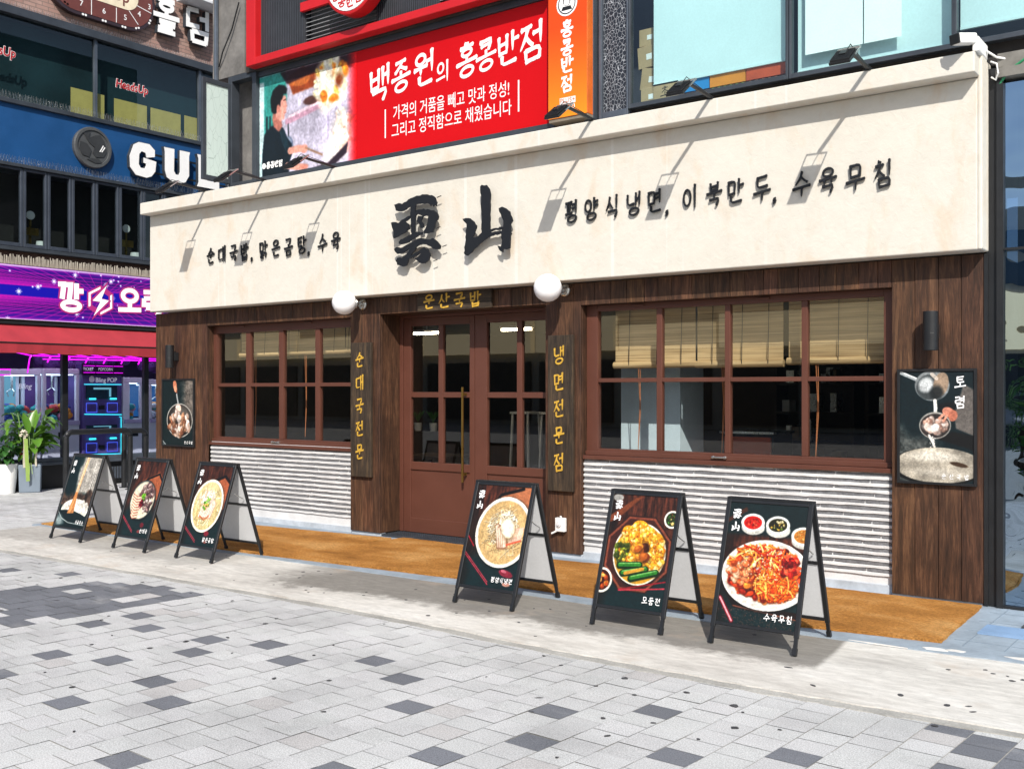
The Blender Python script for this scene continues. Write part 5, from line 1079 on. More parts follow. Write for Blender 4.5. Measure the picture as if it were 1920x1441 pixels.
for ch, x, z, s_ in (('백', -7.949, 4.93, .36), ('종', -7.631, 4.965, .32), ('원', -7.293, 4.98, .34), ('의', -7.037, 4.90, .21), ('홍', -6.72, 4.96, .32), ('콩', -6.47, 4.97, .30), ('반', -6.196, 4.975, .31), ('점', -5.898, 4.985, .35)): glyph(m, ch, fr, s_, x, z, wd=.125, d0=.0005, d1=.002, asp=.86, tilt=.16)
m.build('headline', M_WINK, t)
roman('가격의 거품을 빼고 맛과 정성!', fr, .172, -6.96, 4.575, 'subtitle', M_WINK, t, .002, .004, xs=.74)
roman('그리고 정직함으로 채웠습니다', fr, .172, -6.96, 4.385, 'subtitle', M_WINK, t, .002, .004, xs=.755)
for x in (-7.862, -6.063): m = MB(); m.prism([(x - .008, 4.335), (x + .008, 4.335), (x + .008, 4.645), (x - .008, 4.645)], fr, .0005, .002); m.build('rule', M_WINK, t)
m = MB(); line(m, '홍콩반점', fr, .07, -9.78, -9.56, 4.285, wd=.2, d0=.0035, d1=.0045); m.prism([(-9.86 + .035 * cos(k * .4), 4.285 + .035 * sin(k * .4)) for k in range(16)], fr, .0035, .0045); m.build('small_caption', M_WINK, t)

# the orange blade sign
t = thing('orange_sign', 'narrow orange upright sign with four white letters right of the banner', 'sign', (-5.38, -.1, 4.15))
m = MB(); m.box(-5.60, -5.168, -.098, .10, 4.15, 7.0); m.build('box', plain('orange_sign_side', (.62, .13, .02, 1), .5), t, bevel=.004)
A = Art(30, 2.85 / .43, '#e8641a'); q = np.clip((A.V - 4.6) / 2.0, 0, 1)[..., None]; A.p = A.c('#e4560f') * (1 - q) + A.c('#f39a26') * q; A.mesh('face', shop(-.098), -5.60, -5.17, 4.15, 7.0, M_PRINT, t, .002)
fr = shop(-.1); m = MB()
for ch, z in zip('홍콩반점', (4.965, 4.792, 4.63, 4.455)): glyph(m, ch, fr, .142, -5.388, z, wd=.17, d0=.0005, d1=.002, asp=.95)
m.build('lettering', M_WINK, t)
m = MB(); m.prism([(-5.47, 4.268), (-5.295, 4.268), (-5.295, 4.328), (-5.47, 4.328)], fr, .0005, .0015); m.build('tag_plate', M_WINK, t)
roman('PLUS+', fr, .062, -5.382, 4.298, 'tag_text', plain('orange_ink', (.62, .13, .02, 1), .5), t, .003, .004); roman('0410', fr, .075, -5.375, 4.235, 'tag_number', M_WINK, t, .002, .006)
m = MB(); m.lathe([(0, -.103), (.115, -.103), (.115, -.101)], (-5.39, 0, 5.20), 32, 'y'); m.build('emblem_plate', M_WINK, t)
m = MB(); m.lathe([(.088, -.1045), (.098, -.1045)], (-5.39, 0, 5.20), 32, 'y'); m.prism([(-5.45, 5.14), (-5.33, 5.14), (-5.345, 5.175), (-5.435, 5.175)], fr, .004, .005); m.prism([(-5.39 + .042 * cos(k * .4), 5.225 + .045 * sin(k * .4)) for k in range(16)], fr, .004, .0048); m.build('emblem_mark', M_INK, t)
m = MB(); m.prism([(-5.39 + .032 * cos(k * .4), 5.215 + .034 * sin(k * .4)) for k in range(16)], fr, .0055, .006); m.build('emblem_face', M_WINK, t)
m = MB(); m.box(-5.60, -5.17, -.09, .06, 4.118, 4.148); m.build('lower_tray', plain('rusty_tray', (.2, .17, .13, 1), .7), t)
# loose cables by the column and at the right end
for P, r_, l, c in (([(-10.2, -.05, 6.3), (-10.35, -.04, 6.0), (-10.5, -.06, 5.75), (-10.62, -.02, 5.6)], .009, 'black cable hanging across the stained column', M_BLACK), ([(-10.66, -.03, 7), (-10.66, -.03, 5.5), (-10.6, -.03, 4.6)], .03, 'grey downpipe at the left edge of the stained column', M_GREYMET),
                   ([(-1.68, .0, 3.93), (-1.69, .0, 3.2), (-1.685, .0, 2.3), (-1.69, .0, 1.7)], .008, 'green cable hanging in the gap beside the mirrored glass', plain('green_cable', (.02, .20, .09, 1), .5)),
                   ([(-1.3, .0, 4.02), (-1.5, -.03, 3.97), (-1.62, -.02, 3.90), (-1.68, .0, 3.82)], .010, 'green cable along the beam at the right edge', plain('green_cable_two', (.03, .25, .11, 1), .5)),
                   ([(-1.735, -.02, 3.99), (-1.69, -.05, 3.96), (-1.68, -.05, 3.89), (-1.70, -.03, 3.85), (-1.735, .0, 3.88)], .007, 'white cable loop under the security camera', M_WHITE)):
    m = MB(); m.tube(P, r_, 7); tag(m.build('cable' if 'pipe' not in l else 'downpipe', c), l, 'cable' if 'pipe' not in l else 'pipe')
# ------------------------------------------------------------------ the glazed neighbour at the right edge
B3 = thing('glazed_shopfront', 'mirrored glass shopfront in dark frames at the right edge', 'shopfront', (-.2, .1, 0))
m = MB(); m.quad((-1.655, .03, .03), (3, .03, .03), (3, .03, 3.83), (-1.655, .03, 3.83)); m.build('pane', M_MIRROR, B3)
m = MB(); m.box(-1.70, -1.655, -.01, .12, .015, 3.86); m.box(-1.655, 3, .0, .12, 2.615, 2.63); m.box(-1.655, 3, -.0, .06, .015, .035); m.build('frame', M_BLACK, B3)
m = MB(); m.box(-1.655, 3, .5, .55, .0, 4.0); m.build('inner_wall', M_DARKIN, B3)
m = MB(); m.box(-1.70, 3, -.04, .5, 3.862, 3.93); m.box(-1.70, 3, .02, .5, 3.93, 4.05); m.build('lintel', plain('weathered_lintel', (.22, .21, .19, 1), .8, var=.5, scale=4), B3)
m = MB(); m.prism([(-1.42, -.16), (-.2, -.16), (-.2, -.62), (-1.42, -.62)], flat(.017), 0, .012); tag(m.build('rubber_mat', plain('dark_rubber', (.05, .055, .06, 1), .8, var=.2, bump=.4, bscale=90)), 'dark ribbed rubber mat in front of the mirrored shopfront', 'mat')
m = MB(); m.prism([(-1.62, -.66), (.3, -.66), (.3, -.95), (-1.62, -.95)], flat(.017), 0, .010); tag(m.build('blue_board', plain('blue_board', (.22, .34, .52, 1), .5)), 'flat blue board on the grey painted floor at the right edge', 'board')

# ------------------------------------------------------------------ the arcade building across the alley (faces +x)
XW = -16.09; YA, YB = -4.0, 8.0
B4 = thing('arcade_building', 'arcade building across the alley with dark window bands and a brick top storey', 'building', (-17, 2, 0))
def mat_brick():
    k = Nodes('pink_brown_brick'); b = k.n('TexBrick'); b.inputs['Scale'].default_value = 1; b.inputs['Brick Width'].default_value = .21; b.inputs['Row Height'].default_value = .065; b.inputs['Mortar Size'].default_value = .008
    b.inputs['Color1'].default_value = (.33, .20, .17, 1); b.inputs['Color2'].default_value = (.42, .28, .24, 1); b.inputs['Mortar'].default_value = (.22, .16, .14, 1)
    k.l(k.coord((1, 1, 1), (RAD(90), RAD(0), RAD(90))), b.inputs[0])
    mp = k.n('Mapping'); sp = k.n('SeparateXYZ'); cb = k.n('CombineXYZ'); k.l(k.tc.outputs['Object'], sp.inputs[0]); k.l(sp.outputs[1], cb.inputs[0]); k.l(sp.outputs[2], cb.inputs[1]); k.l(cb.outputs[0], b.inputs[0])
    k.base(k.mix(b.outputs['Color'], k.ramp(k.noise(2, 5), [(.3, g(.7)), (.7, g(1.1))]), 1, 'MULTIPLY')); return k.set(.85, 0, .2)
m = MB(); m.box(-22, XW - .02, YA, YB, 7.60, 10.2); m.build('brick_wall', mat_brick(), B4)
m = MB(); m.box(-22, XW - .10, YA, YB, 3.555, 3.82); m.build('brown_band', plain('brown_band', (.10, .055, .045, 1), .7, var=.3), B4)
for q in ((.08, 7.49, 7.62), (.06, 6.10, 6.17), (.06, 5.115, 5.17), (.02, 3.80, 3.86)): m = MB(); m.box(-22, XW + q[0], YA, YB, q[1], q[2]); m.build('ledge', M_DKMETAL, B4, bevel=.006)
m = MB(); m.box(-22, -18.6, YA, YB, 0, 10.2); m.box(-18.6, XW - .05, YB - .1, YB, 0, 10); m.box(-18.6, XW - .05, YA, YA + .1, 0, 10); m.box(-18.6, XW - .12, YA, YB, 3.56, 3.60); m.box(-18.6, XW - .2, YA, YB, 5.16, 5.2); m.box(-18.6, XW - .2, YA, YB, 7.5, 7.54); m.build('core_wall', M_DARKIN, B4)
# long upper glass
m = MB(); m.quad((XW - .03, YA, 6.17), (XW - .03, YB, 6.17), (XW - .03, YB, 7.49), (XW - .03, YA, 7.49)); m.build('upper_glass', M_GLASSD, B4)
for y in (-2.4, -.35, 1.66, 3.75, 5.8): m = MB(); m.box(XW - .05, XW + .015, y - .025, y + .025, 6.17, 7.49); m.build('mullion', M_GREYMET, B4)
m = MB(); m.box(XW - .30, XW - .28, YA, YB, 6.17, 7.49); m.build('dim_backing', plain('deep_teal', (.02, .06, .075, 1), .7, var=.5, scale=1), B4)
M_YEL = plain('yellowed_paper', (.80, .62, .20, 1), .8, var=.12)
for a, b, zz, l in ((1.265, 1.875, 6.62, 'leftmost yellowed sheet in the upper arcade window, behind the mullion'), (2.06, 2.70, 6.615, 'yellowed sheet under the red script in the upper arcade window'), (2.775, 3.40, 6.61, 'third yellowed sheet in the upper arcade window'), (3.48, 4.1, 6.62, 'yellowed sheet half hidden by the open casement')):
    m = MB(); m.box(XW - .09, XW - .085, a, b, 6.17, zz); tag(m.build('paper_sheet', M_YEL), l, 'paper', 'yellowed sheets in the upper arcade window')
# lower dark folding windows
m = MB(); m.box(XW - .6, XW - .58, YA, YB, 3.82, 5.16); m.build('dim_backing', M_DARKIN, B4)
M_FOLD = plain('slate_frame', (.050, .062, .085, 1), .45, .2, var=.25, scale=4)
ys = [-1.75, -1.33, -.9, -.48, -.06, .405, .81, 1.228, 1.653, 2.097, 2.56, 2.98, 3.4, 3.85, 4.3]
for a, b in zip(ys[:-1], ys[1:]):
    m = MB(); a += .004; b -= .004; w_ = .042
    m.box(XW - .05, XW + .02, a, a + w_, 3.865, 5.11); m.box(XW - .05, XW + .02, b - w_, b, 3.865, 5.11); m.box(XW - .045, XW + .017, a + w_, b - w_, 3.865, 3.925); m.box(XW - .045, XW + .017, a + w_, b - w_, 5.07, 5.11)
    o = m.build('folding_window', M_FOLD, B4, bevel=.004, seg=1)
    m = MB(); m.quad((XW - .02, a, 3.9), (XW - .02, b, 3.9), (XW - .02, b, 5.09), (XW - .02, a, 5.09)); m.build('pane', M_GLASSD, o)
for y, l in ((.63, 'small table lamp with a round disc left inside the folding windows'), (2.36, 'small table lamp with a round disc right inside the folding windows')):
    t = thing('table_ornament', l, 'ornament', (XW - .2, y, 3.865), 'ornaments behind the folding windows')
    m = MB(); m.bar((XW - .2, y, 3.865), (XW - .2, y, 4.35), .03); m.build('stem', M_BRASS, t); m = MB(); m.lathe([(0, 0), (.07, 0), (.07, .02), (0, .02)], (XW - .2, y, 4.42), 24, 'x'); m.build('disc', M_WINK, t)
    m = MB(); m.box(XW - .21, XW - .19, y - .14, y + .14, 4.10, 4.22); m.build('plate', M_BRASS, t); m = MB(); m.lathe([(.07, 3.87), (.11, 3.87), (.08, 4.02), (0, 4.02)], (XW - .22, y + .20, 0), 16); m.build('shade', M_WHITE, t)
# bird spikes
m = MB(); r = random.Random(2)
for z0, x0, h in ((6.17, XW + .03, .11), (5.17, XW + .04, .11), (7.62, XW + .05, .07)):
    y = -1.2
    while y < 4.6:
        for s_ in (-.02, .0, .02): m.bar((x0 + s_, y, z0), (x0 + s_ * 2.4, y + r.uniform(-.012, .012), z0 + h * r.uniform(.85, 1.05)), .0028)
        y += .05
o = m.build('bird_spikes', M_STEEL, B4); o['kind'] = 'stuff'
m = MB(); y = -1.2
while y < 3.4: m.bar((XW + .02, y, 3.575), (XW + .02, y + r.uniform(-.01, .01), 3.72 + r.uniform(-.03, .02)), .007); y += .022
o = m.build('bird_spikes', plain('spike_cream', (.55, .5, .42, 1), .6), B4); o['kind'] = 'stuff'
# shop floor
m = MB(); m.box(-18.6, XW - .02, YA, YB, 0, .385); m.build('plinth', plain('black_plinth', (.02, .02, .022, 1), .7, var=.3), B4)
m = MB(); m.box(-18.6, XW + .05, YA, YB, .387, .44); m.box(XW - .06, XW + .03, YA, YB, .44, .50); m.build('sill', M_GREYMET, B4, bevel=.005)
for a, b in ((1.06, 1.16), (2.58, 2.67), (-.9, -.8)): m = MB(); m.box(XW - .06, XW + .02, a, b, .50, 2.6); m.build('shop_column', M_BLACK, B4, bevel=.004)
m = MB(); m.quad((XW - .04, YA, .5), (XW - .04, YB, .5), (XW - .04, YB, 2.6), (XW - .04, YA, 2.6)); m.build('shop_glass', M_PANEG, B4)
m = MB(); m.box(-18.6, XW - .07, YA, YB, 2.58, 2.6); m.build('shop_ceiling', plain('violet_ceiling', (.03, .008, .06, 1), .5), B4)
m = MB(); m.box(-18.55, -18.5, YA, YB, .44, 2.58); m.build('shop_back_wall', plain('violet_wall', (.06, .03, .11, 1), .7), B4)
m = MB()
for k in range(14): m.box(XW + .055, XW + .07, 1.62 + k * .05, 1.645 + k * .05, .10, .30)
m.build('vent_grille', M_GREYMET, B4)
m = MB(); m.box(XW - .12, XW - .02, YA, YB, 2.6, 3.56); m.build('sign_backing', M_DARKIN, B4)

# blue fascia sign
t = thing('blue_fascia_sign', 'deep blue fascia with a round grey emblem and big white letters', 'sign', (XW, 1.5, 5.17))
m = MB(); m.box(XW - .06, XW, YA, YB, 5.172, 6.098); m.build('panel', plain('deep_blue_panel', (.008, .065, .20, 1), .5, var=.2, scale=1.5), t)
fr = west(XW)
m = MB(); m.lathe([(0, .0), (.34, .0), (.345, .06), (.33, .085), (.29, .085), (.285, .065), (0, .065)], (XW, 1.575, 5.65), 40, 'x'); m.build('emblem', plain('emblem_grey', (.10, .105, .11, 1), .4, .3), t)
m = MB()
for pts in ([(1.40, 5.86), (1.52, 5.90), (1.50, 5.80), (1.60, 5.86), (1.70, 5.88), (1.78, 5.78), (1.82, 5.62), (1.76, 5.52), (1.62, 5.50), (1.56, 5.56), (1.60, 5.66), (1.50, 5.72)], [(1.34, 5.72), (1.46, 5.70), (1.54, 5.60), (1.50, 5.48), (1.38, 5.50), (1.32, 5.60)], [(1.46, 5.44), (1.60, 5.40), (1.74, 5.42), (1.66, 5.48), (1.54, 5.47)]): m.prism(pts, fr, .064, .078)
m.build('emblem_relief', plain('emblem_dark', (.055, .058, .062, 1), .35, .3), t)
m = MB(); m.prism([(1.68, 5.60), (1.70, 5.60), (1.76, 5.70), (1.75, 5.72)], fr, .079, .081); m.prism([(1.715, 5.60), (1.735, 5.60), (1.79, 5.68), (1.78, 5.70)], fr, .079, .081); m.build('emblem_glint', M_WINK, t)
GG = [(2.28, 5.62), (2.36, 5.83), (2.46, 5.89), (2.68, 5.89), (2.79, 5.80), (2.79, 5.68), (2.62, 5.64), (2.60, 5.72), (2.52, 5.74), (2.47, 5.68), (2.46, 5.50), (2.50, 5.44), (2.58, 5.44), (2.61, 5.50), (2.61, 5.53), (2.56, 5.54), (2.56, 5.63), (2.82, 5.60), (2.80, 5.42), (2.72, 5.32), (2.62, 5.28), (2.40, 5.30), (2.29, 5.42)]
UU = [(2.96, 5.90), (3.18, 5.90), (3.17, 5.50), (3.21, 5.44), (3.27, 5.44), (3.30, 5.50), (3.30, 5.90), (3.52, 5.90), (3.50, 5.82), (3.50, 5.46), (3.42, 5.33), (3.30, 5.29), (3.14, 5.30), (3.02, 5.36), (2.98, 5.48), (2.98, 5.82)]
LL = [(3.66, 5.90), (3.90, 5.90), (3.88, 5.82), (3.88, 5.44), (4.06, 5.44), (4.10, 5.52), (4.16, 5.50), (4.16, 5.30), (3.66, 5.30), (3.69, 5.38), (3.69, 5.82)]
GG, UU, LL = [[(a - .10, b) for a, b in P] for P in (GG, UU, LL)]
L2 = [(a + .66, b) for a, b in LL]
for P in (GG, UU, LL, L2):
    m = MB(); m.prism(P, fr, .10, .17); o = m.build('letter', M_DKMETAL, t); cx = sum(p[0] for p in P) / len(P); cz = sum(p[1] for p in P) / len(P)
    m = MB(); m.prism([(cx + (a - cx) * .965, cz + (b - cz) * .97) for a, b in P], fr, .1705, .178); m.build('face', M_WINK, o)
m = MB(); m.bar((XW + .07, 2.5, 5.74), (XW + .07, 4.8, 5.74), .03); m.bar((XW + .07, 2.5, 5.42), (XW + .07, 4.8, 5.42), .03); m.build('rail', M_BLACK, t)

# capsule sign on the brick and the white block letters
t = thing('capsule_sign', 'brown capsule shaped sign with a numbered rim on the brick wall', 'sign', (XW, 1.7, 8.3)); fr = west(XW)
def capsule(cy, cz, L_, R, n=14): return [(cy + L_ + R * sin(pi * k / n), cz - R * cos(pi * k / n)) for k in range(n + 1)] + [(cy - L_ - R * sin(pi * k / n), cz + R * cos(pi * k / n)) for k in range(n + 1)]
m = MB(); m.prism(capsule(1.72, 8.33, .48, .54), fr, .0, .10); m.build('rim', plain('dark_plum', (.035, .022, .028, 1), .4), t)
m = MB(); m.prism(capsule(1.72, 8.33, .48, .485), fr, .101, .106); m.build('brown_face', plain('maroon_face', (.14, .042, .035, 1), .45), t)
m = MB(); m.prism(capsule(1.72, 8.36, .44, .24), fr, .107, .112); m.build('cream_face', plain('cream_face', (.78, .68, .50, 1), .5), t)
roman('HeadsUp', fr, .30, 1.72, 8.33, 'lettering', plain('maroon_ink', (.16, .05, .04, 1), .5), t, .114, .012, xs=.9)
for s_, y, z in (('8', .92, 8.12), ('7', 1.34, 7.985), ('6', 1.75, 7.975), ('5', 2.15, 7.98), ('4', 2.42, 8.12), ('3', 2.62, 8.3)): roman(s_, fr, .13, y, z, 'number', M_WINK, t, .108, .006)
m = MB()
for y0, z0, y1, z1 in ((1.52, 7.85, 1.52, 8.1), (1.98, 7.85, 1.98, 8.1), (2.22, 8.12, 2.40, 7.93), (2.34, 8.26, 2.66, 8.2), (1.12, 8.14, .98, 7.95)):
    d = Vector((y1 - y0, z1 - z0)).normalized(); n_ = Vector((-d.y, d.x)) * .006; m.prism([(y0 - n_.x, z0 - n_.y), (y1 - n_.x, z1 - n_.y), (y1 + n_.x, z1 + n_.y), (y0 + n_.x, z0 + n_.y)], fr, .107, .109)
for y, z in ((1.05, 7.92), (1.10, 7.90), (1.37, 7.815), (1.42, 7.815), (1.73, 7.815), (1.78, 7.815), (2.10, 7.815), (2.15, 7.815), (2.36, 7.86), (2.41, 7.88), (2.62, 8.02), (2.64, 8.07)): m.prism([(y + .02 * cos(k * .63), z + .02 * sin(k * .63)) for k in range(10)], fr, .1015, .106)
m.build('rim_marks', M_WINK, t)
t = thing('block_letter_sign', 'two white block letters with dark sides on the brick wall', 'sign', (XW, 3.3, 8.0))
for ch, y in (('홀', 2.95), ('덤', 3.63)):
    m = MB(); glyph(m, ch, fr, .60, y, 8.24, wd=.15, d0=.04, d1=.13, bold=True, tilt=0, asp=.92); o = m.build('letter', M_DKMETAL, t)
    m = MB(); glyph(m, ch, fr, .60, y, 8.24, wd=.143, d0=.132, d1=.137, bold=True, tilt=0, asp=.92); m.build('face', M_WINK, o)
M_SCR = plain('red_script', (.42, .015, .02, 1), .5)
for y, z, l in ((2.36, 6.86, 'red script with a white edge stuck on the upper arcade glass beside the mullion'), (-.02, 6.90, 'red script with a white edge cut off by the left edge of the photo')):
    t = thing('window_script', l, 'sign', (XW, y, z), 'red scripts on the upper arcade glass'); roman('HeadsUp', west(XW - .028), .20, y, z, 'outline', M_WINK, t, .002, .055, xs=.85, slant=.12); roman('HeadsUp', west(XW - .028), .20, y, z, 'lettering', M_SCR, t, .006, .022, xs=.85, slant=.12)

# white box sign high between the buildings
t = thing('box_sign', 'white box sign with a blue corner at the top left', 'sign', (-15.9, 3.9, 8.6))
m = MB(); m.box(-16.0, -15.6, 3.25, 4.35, 8.62, 9.6); m.build('box', M_WHITE, t, bevel=.01); m = MB(); m.box(-15.598, -15.594, 3.75, 4.30, 8.80, 9.5); m.build('blue_face', plain('blue_face', (.01, .04, .42, 1), .5), t); m = MB(); m.box(-16.02, -15.58, 3.2, 4.4, 8.58, 8.62); m.build('tray', M_ACRYL, t)
# purple sign
t = thing('neon_grid_sign', 'purple sign with a pink grid, white stars and bold white letters', 'sign', (XW + .1, 1.2, 2.71)); fr = west(XW + .10)
A = Art(560, .852 / 4.2, '#2a0a9a', 5)
yy = A.V / A.asp; hz = .46
q = np.abs(yy - hz); A.p = A.c('#4a0a96')[None, None] * np.clip(.55 + q[..., None] * 1.1, 0, 1.1) + A.c('#1a0aa8')[None, None] * np.clip(.6 - q[..., None] * 2.4, 0, 1)
bm_ = (q < .10); A.p[bm_] = A.c('#1a0cae')
for k in range(-46, 47):
    for s_ in (-1, 1):
        x0 = .62 + k * .016; x1 = .62 + k * .075
        A.line([(x0, (hz + s_ * .10) * A.asp), (x1, (hz + s_ * .62) * A.asp)], .0022, '#c81ab4', .85, .002)
for k in range(9):
    d = .10 + .48 * (k / 8) ** 1.5
    for s_ in (-1, 1): A.line([(0, (hz + s_ * d) * A.asp), (1, (hz + s_ * d) * A.asp)], .0022, '#c81ab4', .8, .002)
r = random.Random(12)
for _ in range(46):
    x, y, s_ = r.random(), r.random() * A.asp, r.choice((.002, .003, .003, .005)); A.ell(x, y, s_ * 1.6, s_ * 1.6, '#b8a8ff', 0, .6, .004); A.ell(x, y, s_ * .8, s_ * .8, '#ffffff', 0, 1, .002)
    if s_ > .004:
        for dx, dy in ((1, 0), (0, 1), (.6, .6), (.6, -.6)): A.line([(x - dx * .012, y - dy * .012), (x + dx * .012, y + dy * .012)], .0016, '#ffffff', .9, .002)
A.line([(0, .003), (1, .003)], .006, '#f4d8f8'); A.line([(0, A.asp - .003), (1, A.asp - .003)], .006, '#f4d8f8')
A.mesh('face', fr, -.9, 3.3, 2.71, 3.562, mat_print('backlit_print', .45, .12), t, .001)
m = MB(); m.box(XW - .02, XW + .10, -.92, 3.32, 2.70, 3.57); m.build('box', M_DARKIN, t)
M_PINK = emit('pink_edge', (.85, .01, .35, 1), .5); M_LIT = plain('white_lit_letter', (.85, .85, .86, 1), .5)
M_LIT.node_tree.nodes['Principled BSDF'].inputs['Emission Color'].default_value = (1, .95, 1, 1); M_LIT.node_tree.nodes['Principled BSDF'].inputs['Emission Strength'].default_value = .25
for ch, y, s_, z in (('깡', 1.145, .44, 3.125), ('오', 2.235, .42, 3.115), ('락', 2.695, .42, 3.115)):
    m = MB(); glyph(m, ch, fr, s_, y, z, wd=.30, d0=.002, d1=.006, bold=True, tilt=0, asp=1.05); o = m.build('letter', M_PINK, t)
    m = MB(); glyph(m, ch, fr, s_, y, z, wd=.185, d0=.009, d1=.012, bold=True, tilt=0, asp=1.05); m.build('face', M_LIT, o)
bolt = [(1.80, 3.36), (1.54, 3.09), (1.68, 3.08), (1.56, 2.84), (1.84, 3.11), (1.70, 3.13)]; hx = [(1.685 + .25 * cos(RAD(60 * k + 30)), 3.10 + .235 * sin(RAD(60 * k + 30))) for k in range(6)]
def ring(P, k0, k1): 
    cx = sum(p[0] for p in P) / len(P); cz = sum(p[1] for p in P) / len(P); return [(cx + (a - cx) * k0, cz + (b - cz) * k0) for a, b in P], [(cx + (a - cx) * k1, cz + (b - cz) * k1) for a, b in P]
m = MB(); a, b = ring(hx, 1.12, .7)
for k in range(6): m.prism([a[k], a[(k + 1) % 6], b[(k + 1) % 6], b[k]], fr, .002, .004 + k * .0001)
m.prism(ring(bolt, 1.32, 1)[0], fr, .006, .0075); o = m.build('emblem', M_PINK, t)
m = MB(); a, b = ring(hx, 1.0, .83)
for k in range(6):
    if k in (0, 3): continue
    m.prism([a[k], a[(k + 1) % 6], b[(k + 1) % 6], b[k]], fr, .0045, .0052 + k * .0001)
m.prism(bolt, fr, .009, .011); m.build('emblem_bolt', M_LIT, o)

# red awning
t = thing('red_awning', 'sun faded red fabric awning under the purple sign', 'awning', (XW + .3, 1, 2.2))
M_AWN = plain('red_awning_cloth', (.36, .028, .04, 1), .85, var=.15, scale=3, bump=.2, bscale=200)
m = MB(); n = 40; vs = []
for i in range(n + 1):
    y = -2.2 + 5.6 * i / n; w_ = .006 * sin(i * 1.7)
    vs += [(XW + .02, y, 2.64), (XW + .25, y, 2.49 + w_), (XW + .49, y, 2.335 + w_ * .5)]
m.add(vs, [(i * 3 + j, i * 3 + j + 1, i * 3 + j + 4, i * 3 + j + 3) for i in range(n) for j in range(2)]); o = m.build('canopy', M_AWN, t)
m = MB(); vs = []
for i in range(n + 1): y = -2.2 + 5.6 * i / n; vs += [(XW + .50, y, 2.315), (XW + .495 + .008 * sin(i * 2.1), y, 2.165 + .004 * sin(i * 1.3))]
m.add(vs, [(i * 2, i * 2 + 1, i * 2 + 3, i * 2 + 2) for i in range(n)]); m.build('valance', M_AWN, t)
m = MB(); m.bar((XW + .495, -2.2, 2.325), (XW + .495, 3.4, 2.325), .022, .022); m.bar((XW + .05, -2.2, 2.66), (XW + .05, 3.4, 2.66), .07, .05); m.build('bar', M_BLACK, t)

# neon and machines in the arcade
M_MAG = emit('magenta_neon', (.75, .0, .75, 1), 2.2); M_CY = emit('cyan_neon', (.05, .75, .85, 1), 1.5); M_BLU = emit('blue_neon', (.08, .12, .9, 1), .9); M_BLUP = emit('blue_lit_panel', (.03, .20, .55, 1), .45)
t = thing('ceiling_neon', 'magenta neon tubes under the arcade ceiling', 'neon light', (-17, 1.5, 2.4))
m = MB()
for k in range(7): y = .70 + k * .34; m.tube([(-16.5, y, 1.88 if k == 0 else 2.06), (-16.52, y + .05, 2.13), (-16.55, y + .10, 2.165), (-17.3, y + .24, 2.24)], .012, 6)
m.tube([(-16.5, .8, 2.165), (-16.5, 3.4, 2.165)], .012, 6); m.tube([(-16.75, 1.1, 2.12), (-16.75, 3.4, 2.14)], .010, 6); m.tube([(-16.35, -.3, 1.93), (-16.35, .34, 1.93), (-16.35, .34, 1.84), (-16.35, -.3, 1.84)], .010, 6); m.build('tube', M_MAG, t)
M_CAB = plain('white_cabinet', (.72, .72, .78, 1), .4, var=.06); M_CABL = plain('lilac_cabinet', (.42, .38, .55, 1), .4, var=.06)
M_TOY = [plain('toy_' + n_, c, .7) for n_, c in (('pink', (.65, .25, .35, 1)), ('white', (.75, .72, .72, 1)), ('teal', (.06, .40, .38, 1)), ('red', (.6, .06, .05, 1)), ('orange', (.75, .28, .03, 1)), ('navy', (.05, .08, .3, 1)), ('green', (.1, .4, .1, 1)))]
